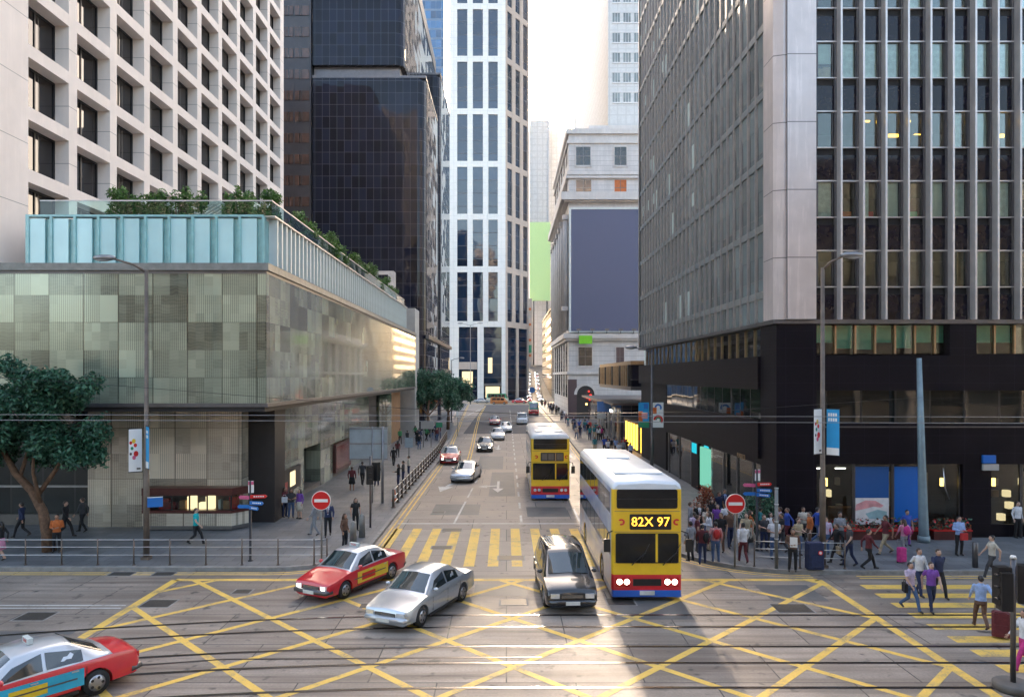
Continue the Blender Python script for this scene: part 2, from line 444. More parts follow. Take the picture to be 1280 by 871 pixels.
def lettering(txt, size, m, loc, rot, parent, name='lettering', depth=.01):
    o = link(text_mesh(txt, size, m, depth, name), name, parent, loc); o.rotation_euler = rot; return o
FRONT = (math.pi/2, 0, 0)
# ------------------------------------------------------------------ ground
def arc(cx, cy, r, a0, a1, n=8):
    return [(cx+r*math.cos(math.radians(a0+(a1-a0)*i/n)), cy+r*math.sin(math.radians(a0+(a1-a0)*i/n))) for i in range(n+1)]
g = MB(); g.box(-3000, 3000, -500, 9000, -1.2, -1., 'gravel_grey'); struct(g.build('ground'))
g = MB(); g.quad((-90,-30,0),(90,-30,0),(90,262,0),(-90,262,0),'road'); struct(g.build('road'))
# hill street climbing away beyond the junction
HX = [(225,9.2,0.),(250,9.6,1.2),(285,10.6,5.2),(330,12.,9.6),(400,14.5,14.5)]
def hill(Y):
    for (a,xa,za),(b,xb,zb) in zip(HX, HX[1:]):
        if Y <= b:
            t = (Y-a)/(b-a); return xa+(xb-xa)*t, za+(zb-za)*t
    return HX[-1][1:]
g = MB()
for i in range(24):
    y0, y1 = 225+i*7, 225+(i+1)*7
    (a,za),(b,zb) = hill(y0), hill(y1)
    g.quad((a-6,y0,za+.01),(a+6,y0,za+.01),(b+6,y1,zb+.01),(b-6,y1,zb+.01),'asphalt_dark')
struct(g.build('hill_road'))
g = MB()
pl = [(-90,29.6),(-9.6,29.6)]+arc(-9.6,32.9,3.3,-90,0)[1:]+[(-6.3,70),(-9.,144),(-11,205)]+arc(-15,205,4,0,90)[1:]+[(-90,209)]
pr = [(90,209),(13,209)]+arc(13,205,4,90,180)[1:]+[(8.6,167),(7.9,95),(7.3,60),(7.3,34)]+arc(12.2,34,4.9,180,270)[1:]+[(16,29.05),(90,29.05)]
g.prism(pl, -.5, .15, 'paving'); g.prism(pr, -.5, .15, 'paving')
struct(g.build('pavement'))
def kerbline(pts, w, z, m):
    k = MB()
    for (a,b),(c,d) in zip(pts, pts[1:]):
        L = math.hypot(c-a,d-b); nx, ny = -(d-b)/L*w, (c-a)/L*w; ox, oy = (d-b)/L*.03, -(c-a)/L*.03; nx -= ox; ny -= oy; a += ox; c += ox; b += oy; d += oy
        k.add([(a,b,-.3),(c,d,-.3),(c+nx,d+ny,-.3),(a+nx,b+ny,-.3),(a,b,z),(c,d,z),(c+nx,d+ny,z),(a+nx,b+ny,z)],
              [(3,2,1,0),(4,5,6,7),(0,1,5,4),(1,2,6,5),(2,3,7,6),(3,0,4,7)], m)
    return k
k = kerbline([(x,y) for x,y in pl], .16, .156, 'kerb'); k2 = kerbline(pr, .16, .156, 'kerb')
k.add(k2.v, k2.f, 'kerb'); struct(k.build('kerb'))
# markings -----------------------------------------------------------------
def strip(mb, pts, w, z, m):
    n = len(pts); L = []
    for i in range(n):
        a, b = Vector(pts[max(i-1,0)]), Vector(pts[min(i+1,n-1)])
        t = (b-a).normalized(); nn = Vector((-t.y, t.x))*w/2; p = Vector(pts[i]); L.append((p+nn, p-nn))
    for (a,b),(c,d) in zip(L, L[1:]):
        mb.quad((b.x,b.y,z),(d.x,d.y,z),(c.x,c.y,z),(a.x,a.y,z), m)
def dash(mb, pts_fn, y0, y1, on, off, w, z, m):
    y = y0
    while y < y1:
        strip(mb, [(pts_fn(y),y),(pts_fn(min(y+on,y1)),min(y+on,y1))], w, z, m); y += on+off
bx = MB(); X0, X1, Y0, Y1 = -13., 12.25, 13., 28.3
Z = .004
for p in ([(X0,Y1),(X1,Y1)], [(X0,Y0),(X0,Y1)], [(X1,Y0),(X1,Y1)]): strip(bx, p, .3, Z, 'yellow_paint')
def clipline(c, s):
    # points x + s*y = c inside the box
    ps = []
    for y in (Y0, Y1):
        x = c-s*y
        if X0 <= x <= X1: ps.append((x,y))
    for x in (X0, X1):
        y = (c-x)/s
        if Y0 < y < Y1: ps.append((x,y))
    return ps if len(ps) == 2 else None
for i in range(-4, 16):
    q = clipline(i*4.0, 1.)
    if q: strip(bx, q, .22, .0055, 'yellow_paint')
for i in range(-12, 6):
    q = clipline(-15.6+i*4., -1.)
    if q: strip(bx, q, .22, .007, 'yellow_paint')
struct(bx.build('yellow_box_marking'))
cw = MB()
for i in range(13):
    x = -5.9+i*1.02
    cw.quad((x,30.3,Z),(x+.46,30.3,Z),(x+.46,37.8,Z),(x,37.8,Z),'yellow_paint')
struct(cw.build('crosswalk_marking'))
cw = MB()
for i in range(9):
    y = 27.35-i*1.09; cw.quad((13.55,y-.27,Z),(18.,y-.27,Z),(18.,y+.27,Z),(13.55,y+.27,Z),'yellow_paint')
struct(cw.build('side_crosswalk_marking'))
wl = MB()
strip(wl, [(-5.9,39.1),(7.1,39.1)], .2, Z, 'white_paint')
def lane1(y): return -2.85+(y-39)*.035 if y < 60 else -2.1
strip(wl, [(lane1(39.2),39.2),(lane1(46),46)], .12, Z, 'white_paint')
dash(wl, lane1, 47.5, 60, 4, 2.5, .12, Z, 'white_paint')
dash(wl, lambda y: .82, 39.4, 170, 2., 2.2, .13, Z, 'white_paint')
dash(wl, lambda y: 4.05-.0012*(y-40), 39.4, 120, 4, 3, .13, Z, 'white_paint')
strip(wl, [(-30,25.15),(-13.3,25.15)], .09, Z, 'white_paint'); strip(wl, [(-30,24.85),(-13.3,24.85)], .09, Z, 'white_paint')
strip(wl, [(-8.4,137),(-7.2,160),(-5.9,178),(-5.6,190)], .18, Z, 'white_paint')
# arrows: straight-and-turn on two lanes
def arrow(x, y, s=1., turn=-1):
    q = lambda pts: wl.add([(x+a*s, y+b*s, Z) for a,b in pts], [tuple(range(len(pts)))], 'white_paint')
    q([(-.09,-.2),(.09,-.2),(.09,3.4),(-.09,3.4)]); q([(-.4,-.2),(0,-1.9),(.4,-.2)])
    if turn:
        q([(.092*turn,.9),(.092*turn,1.3),(.8*turn,1.0),(.8*turn,.6)][::(1 if turn<0 else -1)]); q([(.8*turn,1.45),(.8*turn,.1),(1.5*turn,.6)][::(1 if turn<0 else -1)])
arrow(-.6, 51.5); arrow(-.9, 80, 1.); 
w2 = MB()
wl.add([(-4.5,52,Z),(-4.2,52,Z),(-3.5,55.5,Z),(-3.8,55.5,Z)], [(0,1,2,3)], 'white_paint'); wl.add([(-4.95,52.3,Z),(-4.6,49.8,Z),(-3.85,52,Z)], [(0,1,2)], 'white_paint')
for i in range(3):
    for j in range(3): wl.quad((5.1+j*.55,71+i*3.4,Z),(5.45+j*.55,71+i*3.4,Z),(5.45+j*.55,73.2+i*3.4,Z),(5.1+j*.55,73.2+i*3.4,Z),'white_paint')
struct(wl.build('lane_marking'))
yl = MB()
for d in (0,.28):
    yl_pts = [(-8.,29.25-d)] if 0 else []
    strip(yl, [(-6.02+d,33.6),(-6.02+d,70),(-8.72+d,144),(-10.7+d,200)], .1, Z, 'yellow_paint')
    strip(yl, [(7.1-d,34),(7.1-d,60),(7.7-d,95),(8.4-d,167),(8.8-d,200)], .1, Z, 'yellow_paint')
    strip(yl, [(-3.3-d,62),(-3.7-d,80),(-4.5-d,110),(-5.3-d,145),(-5.5-d,195)], .11, Z, 'yellow_paint')
    strip(yl, [(-9.6,29.32-d),(-30,29.32-d)], .1, Z, 'yellow_paint')
    strip(yl, [(14,28.8-d),(40,28.8-d)], .1, Z, 'yellow_paint')
    a = arc(-9.6,32.9,3.58+d,-90,0); strip(yl, a, .1, Z, 'yellow_paint')
    a = arc(12.2,34,5.1+d,180,270); strip(yl, a, .1, Z, 'yellow_paint')
struct(yl.build('kerb_line_marking'))
fb = MB()
for i in range(7): strip(fb, [(-16+i*4.2,203),(-6+i*4.2,222)], .35, Z, 'yellow_paint'); strip(fb, [(-6+i*4.2,203),(-16+i*4.2,222)], .35, .006, 'yellow_paint')
struct(fb.build('far_box_marking'))
# darker resurfaced patches, manholes, rails
pt = MB()
for (a,b,c,d) in ((-4.4,41.5,-1.6,45),(-1.2,48,.6,60),(1.2,41,3.6,44),(-6,100,7.5,200),(4.2,40,6.9,44),(3.6,23.7,6.3,25.9),(9.5,25.6,11.5,27.6),(-2.6,62,-.3,72),(-16,21.6,-13.5,22.6),(-1.2,26.2,.8,27.7)):
    pt.quad((a,b,.0025),(c,b,.0025),(c,d,.0025),(a,d,.0025),'asphalt_dark' if b > 90 else 'road_patch')
m, nt, out = _new('road_patch'); P, x, y, z = pos(nt)
princ(nt, out, ramp(nt, noise(nt, P, .9, 5), [(.3, (.08,.08,.08)), (.7, (.14,.138,.135))]), .6)
struct(pt.build('road_patch'))
for px, py, w, d in ((198,754,1.,.8),(44,770,1.,.8),(152,717,.9,.5),(303,739,.6,.5),(205,717,.8,.5),(552,684,.9,.6),(642,752,.9,.7),(776,752,.95,.75),(990,760,1.2,.9),(565,662,1.,.7),(548,640,.7,.5),(463,757,.7,.5),(639,697,1.1,.7)):
    x, y = G(px,py)
    m_ = MB(); m_.box(x-w/2,x+w/2,y-d/2,y+d/2,-.05,.008,'manhole'); m_.box(x-w/2-.06,x+w/2+.06,y-d/2-.06,y+d/2+.06,-.05,.0045,'kerb')
    struct(m_.build('manhole_cover'))
def bend(Yr, x): return Yr - (.0078*x*x if x < 0 else 0.)
rl = MB()
for Yr in (24.12,22.98,21.32,20.1,18.5,17.4):
    pts = [(x, bend(Yr,x)) for x in range(-40,61,2)]
    strip(rl, pts, .13, .0095, 'rail_steel'); strip(rl, [(x,y+.025) for x,y in pts], .05, .012, 'rail_shine')
strip(rl, [(-14,19.2),(-8,20.35),(1.,20.5)], .08, .0095, 'rail_steel')
struct(rl.build('tram_rail'))

# ------------------------------------------------------------------ left hotel
hz = thing('hotel_block', 'pale stone hotel tower with a grid of deep square window recesses above the glass podium', 'building', (-30,57,0))
def local(mb, o): # shift world-space verts into the thing's local space
    mb.v = [(x-o.location.x, y-o.location.y, z-o.location.z) for x,y,z in mb.v]; return mb
w = MB(); HXP = -24.5; RD = .95
WZ = [24.36+3.206*k for k in range(-2,11)]      # opening tops
OY = [36.9+4.19*i for i in range(10)]
yend = 79.2
w.box(-60,-25.46,34.62,yend,6,60,'hotel_wall') # core behind the window plane
w.box(-25.455,HXP,34.62,36.9,6,60,'hotel_wall')
w.box(-25.455,HXP,OY[-1]+3.42,yend,6,60,'hotel_wall')
for i in range(9): w.box(-25.455,HXP,OY[i]+3.42,OY[i+1],6,60,'hotel_wall')
for i in range(10):
    zb = 6.
    for zt in WZ:
        w.box(-25.455,HXP-.003,OY[i]+.002,OY[i]+3.418,zb,zt-2.53,'hotel_wall'); zb = zt
    w.box(-25.455,HXP-.003,OY[i]+.002,OY[i]+3.418,zb,60,'hotel_wall')
local(w, hz).build('wall', hz)
wm = MB(); wm.box(-.12,0,0,3.4,0,2.5,'hotel_glass'); wm.box(-.02,.05,1.66,1.74,0,2.5,'black_metal'); wm.box(-.02,.06,.0,.09,0,2.5,'black_metal'); wm.box(-.02,.06,3.31,3.4,0,2.5,'black_metal'); wm.box(-.02,.06,.09,3.31,2.4,2.5,'black_metal')
wme = wm.mesh('window')
for i, y in enumerate(OY):
    for zt in WZ:
        if ZA(-25, y+3.4) > zt-2.5 and zt > 16: link(wme, 'window', hz, (-25.33+30, y+.01-57, zt-2.515))

# ------------------------------------------------------------------ left podium
pd = thing('retail_podium', 'low shopping podium clad in patchwork etched glass panels with dark entrance at the corner', 'building', (-30,60,0))
PF, PS, PE = 34.5, -11.5, 91.
w = MB()
w.box(-60,PS,PF,PE,6.6,13.05,'clad'); local(w,pd).build('upper_wall', pd)
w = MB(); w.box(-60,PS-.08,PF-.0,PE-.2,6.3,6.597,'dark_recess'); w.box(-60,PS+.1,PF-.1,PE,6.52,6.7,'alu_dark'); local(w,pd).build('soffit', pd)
w = MB(); w.box(-60,PS+.14,PF-.14,PE+.05,13.053,13.4,'pole_grey'); w.box(-60,PS+.02,PF-.02,PE,12.9,13.05,'alu_dark'); local(w,pd).build('ledge', pd)
w = MB(); LF, LS = 37.5, -13.4
w.box(-21.8,-13.8,LF,LF+1,.15,6.3,'clad_low_lit')
w.box(-60,-21.8,LF+.8,LF+2,.15,6.3,'dim_shop'); w.box(-60,-21.8,LF+.7,LF+.8,2.1,2.2,'metal_grey'); w.box(-60,-21.8,LF+.55,LF+.79,.15,.7,'stone_dark')
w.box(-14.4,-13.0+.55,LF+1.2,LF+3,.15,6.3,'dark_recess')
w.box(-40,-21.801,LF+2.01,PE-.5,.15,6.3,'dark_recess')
# street side of the lower storey, broken by openings
segs = [(LF+3.2,47.6),(51.9,55.6),(61.2,70),(76,84)]
for a,b in segs: w.box(-15,LS,a,b,.15,6.3,'clad')
w.box(-15,LS-.01,47.6,51.9,3.2,6.3,'clad'); w.box(-15,LS-.01,55.6,61.2,2.8,6.3,'clad'); w.box(-15,LS-1.2,47.6,51.9,.15,3.2,'brown_panel')
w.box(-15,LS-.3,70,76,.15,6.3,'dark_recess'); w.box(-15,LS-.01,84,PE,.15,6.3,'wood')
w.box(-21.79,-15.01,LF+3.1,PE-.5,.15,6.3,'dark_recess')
w.box(-16.2,LS-.02,LF+3.05,PE,.15,.45,'stone_dark')
local(w,pd).build('lower_wall', pd)
w = MB(); w.box(LS-.05,LS+.22,55.7,61.1,.5,2.7,'red_frame'); w.box(LS-.2,LS+.23,55.9,60.9,.75,2.5,'dark_red_glass'); local(w,pd).build('shop_window', pd)
w = MB(); w.box(LS-.05,LS+.12,42.7,46.5,.95,2.35,'black_metal'); w.box(LS,LS+.13,44.2,45.3,1.2,2.1,'lit_panel'); w.box(LS,LS+.13,42.9,43.7,1.05,1.6,'red_goods'); local(w,pd).build('poster_case', pd)
# projecting display window
w = MB(); xa, xb, xc = XA(178,36.7), XA(290,36.7), XA(311,37.49)
poly = [(xa,36.65),(xb,36.65),(xc,37.49),(xa,37.49)]
w.prism(poly,.2,.38,'stone_dark'); w.prism(poly,.381,1.02,'clad_low_lit'); w.prism([(x+.02 if x>-16 else x,y-.02 if y<37 else y) for x,y in poly],1.021,1.16,'red_frame'); w.prism([(x+.03 if x>-16 else x,y-.03 if y<37 else y) for x,y in poly],1.93,2.3,'red_frame')
w.box(xa,xa+.4,36.66,37.49,1.161,1.929,'red_frame')
for x in (xa+1.5,xa+2.4,xa+3.3,xb-.05): w.box(x-.03,x+.03,36.68,36.74,1.161,1.929,'black_metal')
w.box(xa+.4,xb,37.4,37.47,1.161,1.929,'dark_recess')
w.quad((xa+.4,36.7,1.16),(xb,36.7,1.16),(xb,36.7,1.93),(xa+.4,36.7,1.93),'pane'); w.quad((xb,36.7,1.16),(xc,37.45,1.16),(xc,37.45,1.93),(xb,36.7,1.93),'pane')
dw = local(w,pd).build('display_window', pd)
w = MB()
for x,c,h,ww in ((.7,'red_goods',.5,.5),(1.2,'red_goods',.3,.35),(1.75,'wood',.4,.3),(2.15,'lit_panel',.62,.4),(2.75,'lit_panel',.3,.3),(3.1,'lit_panel',.62,.4),(3.75,'fin_white',.45,.12),(4.,'wood',.4,.35),(4.3,'red_goods',.6,.4)):
    w.box(xa+x,xa+x+ww,37.,37.3,1.17,1.2+h,c)
local(w,pd).build('display_goods', pd)
# terrace storey: frosted glass panels to the front, white fins along the street
tr = thing('roof_terrace_storey', 'glazed teal terrace storey on the podium with frosted panels and white fins', 'terrace', (-17,60,13.4))
xl, xr = -23.15, -11.75
w = MB(); n = 10
for i in range(n):
    a = xl+(xr-xl)*i/n; b = xl+(xr-xl)*(i+1)/n
    p = MB(); p.box(a+.06,b-.34,34.86,34.95,13.402,15.62,'frosted'); p.box(b-.335,b-.065,34.98,35.03,13.402,15.62,'teal_edge'); local(p,tr).build('glass_panel', tr)
    w.box(b-.06,b+.055,34.78,35.05,13.402,15.7,'teal_edge')
w.box(xl-.1,xr,34.8,35.2,15.702,15.8,'teal_edge'); w.box(xl-.1,xl+.06,34.8,35.,13.402,15.7,'teal_edge')
local(w,tr).build('mullion', tr)
w = MB(); w.box(xl,xr-.05,35.3,82,13.402,15.6,'fin_white'); local(w,tr).build('core_wall', tr)
w = MB(); w.box(xr-.04,xr+.02,35.1,82,13.402,15.6,'teal_edge'); local(w,tr).build('side_glazing', tr)
fm = MB(); fm.box(0,.42,-.09,.09,0,2.3,'fin_white'); fme = fm.mesh('fin')
for i in range(62): link(fme,'fin',tr,(xr+.03+17, 35.6+i*.75-60, .003))
w = MB(); w.box(xr-.2,xr+.5,35,82,15.72,15.8,'alu'); local(w,tr).build('coping', tr)
w = MB(); w.quad((xl+.6,34.83,15.8),(xr+.4,34.83,15.8),(xr+.4,34.83,16.45),(xl+.6,34.83,16.45),'pane_teal'); w.quad((xr+.4,34.83,15.8),(xr+.4,80,15.8),(xr+.4,80,16.45),(xr+.4,34.83,16.45),'pane_teal')
bal = local(w,tr).build('balustrade', tr)
w = MB(); w.box(xl+.6,xr+.43,34.8,34.86,16.45,16.5,'alu'); w.box(xr+.37,xr+.43,34.87,80,16.45,16.5,'alu'); local(w,tr).build('handrail', bal)
st = thing('stair_tower', 'pale stone stair tower standing at the far end of the podium', 'tower', (-15,97,0))
w = MB(); w.box(-20,-12.,94.5,99,.15,16.9,'concrete_light'); w.box(-20,-14.5,92.5,94.4,13.5,21.5,'alu'); local(w,st).build('wall', st)
w = MB(); w.box(-19.2,-17.6,92.4,92.5,14,21,'dark_window'); w.box(-16.5,-15.2,92.4,92.5,14,21,'tower_dark'); local(w,st).build('window', st)

# ------------------------------------------------------------------ dark glass towers
def simple(name, label, cat, boxes, origin, part='wall'):
    t = thing(name, label, cat, origin)
    for i, (pn, bs) in enumerate(boxes):
        w = MB()
        for b in bs: w.box(*b)
        local(w,t).build(pn, t)
    return t
dk = thing('dark_glass_tower', 'black glass office tower stepping back below a dark soffit, mirror side to the street', 'building', (-25,125,0))
def rbox(x0,x1,y0,y1,r=1.2):
    return [(x0,y0)]+arc(x1-r,y0+r,r,-90,0,5)+[(x1,y1),(x0,y1)]
def split_prism(w, x0,x1,y0,y1,z0,z1):
    w.prism(rbox(x0,x1,y0,y1),z0,z1,'tower_dark'); s_ = w.mats.index('tower_dark')
    w.quad((x1+.02,y0+1.6,z0),(x1+.02,y1,z0),(x1+.02,y1,z1),(x1+.02,y0+1.6,z1),'tower_mirror')
w = MB(); split_prism(w,-28.,-11.7,104,122,0,51); split_prism(w,-28,-11.7,127.5,148,0,61.3); w.box(-28,-12.4,122.01,127.4,0,50,'tower_dark'); local(w,dk).build('lower_block', dk)
w = MB(); split_prism(w,-28,-14.8,104.01,150,52.9,71); w.box(-60,-28.02,104.3,150,52.9,80,'tower_dark'); w.prism(rbox(-28,-14.7,104,150.1),71.003,73.4,'alu_dark'); local(w,dk).build('upper_block', dk)
for bx_ in ((-28,-15.5,104.8,149,51.36,52.9,'alu_dark'),(-28.05,-11.62,103.92,122.1,51.003,51.35,'alu_dark'),(-28.05,-11.62,127.42,148.1,61.303,61.65,'alu_dark')): w = MB(); w.box(*bx_); local(w,dk).build('cornice', dk)
w = MB(); w.box(-12,-11.1,128,148,8.2,9.2,'alu_dark'); local(w,dk).build('canopy', dk); w = MB(); w.box(-11.66,-11.2,104.2,148,13.4,14.,'alu_dark'); local(w,dk).build('canopy', dk)
db = thing('dark_office_block', 'brown black office block with rows of amber windows between hotel and glass tower', 'building', (-35,110,0))
stone('dark_band', (.028,.025,.03), jz=None, rough=.35, var=.3)
stone('amber_glass', (.07,.035,.025), jz=None, ju=1.6, wz=.25, rough=.2, var=.6, line=.3)
w = MB(); w.box(-60,-28.1,103.5,118,0,90,'dark_band'); local(w,db).build('wall', db)
wm = MB(); wm.box(0,2.05,-.1,0,0,1.35,'amber_glass'); wm.box(.98,1.06,-.13,-.1,0,1.35,'black_metal'); wme2 = wm.mesh('window')
for k in range(22):
    for j in range(2): link(wme2,'window',db,(-32.7+j*2.3+35, 103.49-110, 11+k*3.05))

# ------------------------------------------------------------------ white tower
wt = thing('white_tower', 'tall white tower with three window bays per face and a canted corner', 'building', (-5,245,0))
A, B_, C_, D_ = (-18.6,235.),(-.3,235.),(7.7,248.),(7.7,275.)
LFT = (-19.6,262.)
w = MB(); w.prism([LFT,(-18.6,235.4),(-.45,235.4),(7.3,248.1),(7.3,275),(-19.2,275)],0,150,'white_glass')
local(w,wt).build('glazing', wt)
beams = [ZA(p,235) for p in (405,336.5,271,205,139.4,73.7,8,-58)]
def wallface(p, q, cols, base, nm, m):
    """piers & beams on face p->q; cols are window spans as fractions"""
    p, q = Vector((*p,0)), Vector((*q,0)); L = (q-p).length; u = (q-p)/L; nrm = Vector((u.y,-u.x,0))
    w = MB()
    def slab(a, b, z0, z1, d0=-.45, d1=.0):
        P0, P1 = p+u*a*L, p+u*b*L
        pts = [P0+nrm*d1, P1+nrm*d1, P1+nrm*d0, P0+nrm*d0]
        w.prism([(v.x,v.y) for v in pts], z0, z1, m)
    e = 0.
    for a,b in cols: slab(e,a,beams[0],150); e = b
    slab(e,1,beams[0],150)
    for a,b in cols:
        for z in beams: slab(a+.0005,b-.0005,z-.95,z+.95,-.45,-.05)
    e = 0.
    for a,b in base: slab(e,a,0,beams[0]-.952); e = b
    slab(e,1,0,beams[0]-.952)
    slab(0,cols[0][0],beams[0]-.951,beams[0]); slab(cols[-1][1],1,beams[0]-.951,beams[0])
    for (a,b),(c,d) in zip(cols,cols[1:]): slab(b,c,beams[0]-.951,beams[0])
    local(w,wt).build('wall', wt)
    for a,b in cols:
        for z0,z1 in zip(beams,beams[1:]):
            f = MB(); P0, P1 = p+u*(a+.002)*L-nrm*.42, p+u*(b-.002)*L-nrm*.42
            f.prism([(v.x,v.y) for v in (P0+nrm*.06,P1+nrm*.06,P1,P0)], z0+.96, z1-.96, 'white_glass'); local(f,wt).build('window', wt)
wallface(A,B_,[(10/72,23/72),(30/72,43/72),(50/72,62/72)],[(12/72,36/72),(44/72,67/72)],'front','white_tower')
wallface(B_,C_,[(.08,.28),(.42,.62),(.75,.95)],[(.1,.46),(.56,.95)],'canted','pink_lit_stone')
wallface(LFT,A,[(.06,.28),(.4,.62),(.72,.92)],[(.1,.45),(.55,.9)],'left','white_tower')
for bx_ in ((-15.5,-9.6,234.9,235.5,10.2,12.6,'pink_lit_stone'),(-14.5,-11,235.2,235.42,4.5,9.5,'lit_panel'),(-6.8,-2.2,235.15,235.42,1,4.6,'lit_panel'),(-7.3,-1.6,234.7,235.42,4.9,5.6,'stone_dark'),(-6,-4.6,235.18,235.42,9,14,'lit_panel')): w = MB(); w.box(*bx_); local(w,wt).build('shop_front', wt)
simple('blue_glass_tower','distant blue glass tower showing between the black tower and the white tower','building',
       [('wall',[(-62,-26,300,330,0,190,'tower_blue')])],(-40,315,0))

# ------------------------------------------------------------------ colonial building
cb_ = thing('stone_office_building', 'grey classical stone building carrying the big slate blue billboard', 'building', (18,150,0))
CY = 133.
def cx(px): return XA(px,CY)
def cz(py): return ZA(py,CY)
w = MB()
w.box(11.5,34,CY,172,0,53.4,'colonial'); 
w.box(15.8,34,CY+4,165,53.4,cz(148)-.6,'colonial_trim'); w.box(15.6,34.2,CY+3.8,165.2,cz(148)-.6,cz(148),'colonial_trim')
w.box(14.8,15.79,CY+5,CY+9,53.41,55.4,'orange_cloth')
local(w,cb_).build('wall', cb_)
w = MB()
for py, h, d in ((165,.9,.45),(178,.5,.3),(217,.6,.35),(222,.4,.5),(247,1.4,1.5),(251,.7,.9),(420,.9,1.),(424,.6,.6),(466,.5,.4)):
    z = cz(py); w = MB(); w.box(11.5-d,34,CY-d,172+d*.5,z-h/2,z+h/2,'colonial_trim'); local(w,cb_).build('cornice', cb_)
def win(px0,px1,py0,py1,m,bars=True):
    f = MB(); x0,x1,z0,z1 = cx(px0),cx(px1),cz(py1),cz(py0)
    f.box(x0,x1,CY-.04,CY+.2,z0,z1,m)
    for a,b,c,d in ((x0-.15,x0,z0-.15,z1+.15),(x1,x1+.15,z0-.15,z1+.15),(x0,x1,z1,z1+.15),(x0-.25,x1+.25,z0-.3,z0)): f.box(a,b,CY-.16,CY+.1,c,d,'colonial_trim')
    if bars: f.box((x0+x1)/2-.05,(x0+x1)/2+.05,CY-.1,CY-.03,z0,z1,'alu_dark'); f.box(x0,x1,CY-.09,CY-.035,(z0+z1)/2-.05,(z0+z1)/2+.05,'alu_dark')
    local(f,cb_).build('window', cb_)
win(720,738,184,207,'dark_window'); win(768,783,184,207,'dark_window'); win(720,739,225,245,'amber_glass'); win(768,783,225,245,'orange_cloth')
win(723,740,434,457,'dark_window'); win(770,780,434,458,'brown_panel')
f = MB(); f.box(cx(748),cx(770),CY+3.9,CY+4.02,cz(165),cz(156),'dark_window'); local(f,cb_).build('window', cb_)
for k in range(6):   # tall bays of the street side
    f = MB(); y0 = CY+3+k*6
    f.box(11.42,11.6,y0,y0+3,18,38,'dark_window'); f.box(11.42,11.6,y0,y0+3,4,15,'dark_window'); f.box(11.42,11.6,y0,y0+3,43,46.4,'dark_window'); f.box(11.42,11.6,y0,y0+3,48,51,'dark_window'); local(f,cb_).build('window', cb_)
w = MB()
for k in range(7):
    y0 = CY+1.2+k*6; w.tube([(11.,y0,16.5),(11.,y0,30),(11.,y0,37)],[.55,.52,.45],'colonial_trim',10); w.box(10.4,11.6,y0-.7,y0+.7,37,37.9,'colonial_trim'); w.box(10.3,11.6,y0-.8,y0+.8,20.1,20.9,'colonial_trim') if k==0 else None
local(w,cb_).build('column', cb_)
w = MB(); ax0, ax1 = cx(721), cx(743); r = (ax1-ax0)/2; xc = (ax0+ax1)/2; zs = cz(482)-r
ap = [(ax0,0.2),(ax1,.2)]+[(xc+r*math.cos(math.radians(a)),zs+r*math.sin(math.radians(a))) for a in range(0,181,12)]
w.extr(ap,(0,CY-.05,0),(1,0,0),(0,0,1),(0,.3,0),'dark_recess')
for a0 in range(0,180,12):
    a, b = math.radians(a0), math.radians(a0+12)
    q = [(xc+rr*math.cos(t),zs+rr*math.sin(t)) for rr,t in ((r,a),(r+.5,a),(r+.5,b),(r,b))]
    w.extr(q,(0,CY-.2,0),(1,0,0),(0,0,1),(0,.3,0),'colonial_trim')
for (px,py,s,mm) in ((736,489,.13,'tail_red'),(738,494,.18,'tail_red'),(734,497,.15,'tail_red'),(737,500,.12,'tail_red'),(733,505,.16,'lamp_warm')):
    w.box(cx(px)-s,cx(px)+s,CY-.12,CY-.06,cz(py)-s,cz(py)+s,mm)
local(w,cb_).build('arched_doorway', cb_)
w = MB(); w.box(11.35,13.,CY-.12,CY,.15,cz(474),'brown_panel'); local(w,cb_).build('pier_cladding', cb_)
bb = thing('billboard', 'large blank slate blue billboard with thin white frame on the stone building', 'billboard', (cx(755),CY-.7,cz(340)))
w = MB(); w.box(cx(713.5),cx(797),CY-.75,CY-.3,cz(414),cz(263),'billboard_slate'); local(w,bb).build('panel', bb)
w = MB()
for a,b,c,d in ((710.8,713.3,261,416),(797.2,799,261,416),(713.4,797.1,260.5,262.9),(713.4,797.1,414.2,415.6)): w.box(cx(a),cx(b),CY-.85,CY-.25,cz(d),cz(c),'fin_white')
local(w,bb).build('frame', bb)
for px in (722,739,757,774,790):
    w = MB(); x = cx(px); w.tube([(x,CY-.4,cz(417)),(x,CY-1.6,cz(417)),(x,CY-1.9,cz(413.5))],.07,'alu_dark',6); w.box(x-.35,x+.35,CY-2.1,CY-1.7,cz(414),cz(411.5),'alu_dark'); local(w,bb).build('floodlight', bb)
gs = tag(MB().box(-1.2,1.2,-.2,.1,-.75,.75,'sign_lime').build('wall_sign', loc=(cx(731),CY-1.2,cz(425))), 'small blank lime green sign below the slate billboard', 'sign')

# ------------------------------------------------------------------ distant blocks
simple('brown_stone_block','brown stone block on the uphill street beyond the classical building','building',
       [('wall',[(15.3,32,242,306,0,30.5,'brown_block')]),('window_band',[(15.2,15.3,246,304,3.2*k+1,3.2*k+2.4,'dark_window') for k in range(2,9)]),('cornice',[(15.,32.2,241.7,306.3,30.5,31.3,'stone_dark')])],(23,270,0))
hb = simple('hillside_tower','slim pale tower on the hillside behind the lime green billboard','building',
       [('wall',[(13.,23.5,400,424,0,150,'far_haze_white'),(23.7,44,404,430,0,146,'far_haze_white')]),('edge_strip',[(23.3,24,399.6,402,0,152,'alu')])],(25,410,0))
lb = thing('billboard', 'tall blank lime green billboard in the gap beside the white tower', 'billboard', (XA(676,392),392,ZA(327,392)))
w = MB(); w.box(XA(662,392),XA(688,392),391.5,392,ZA(376,392),ZA(278,392),'billboard_lime'); w.box(XA(663,392),XA(687.5,392),392.01,392.8,ZA(375,392),ZA(279,392),'alu_dark'); local(w,lb).build('panel', lb)
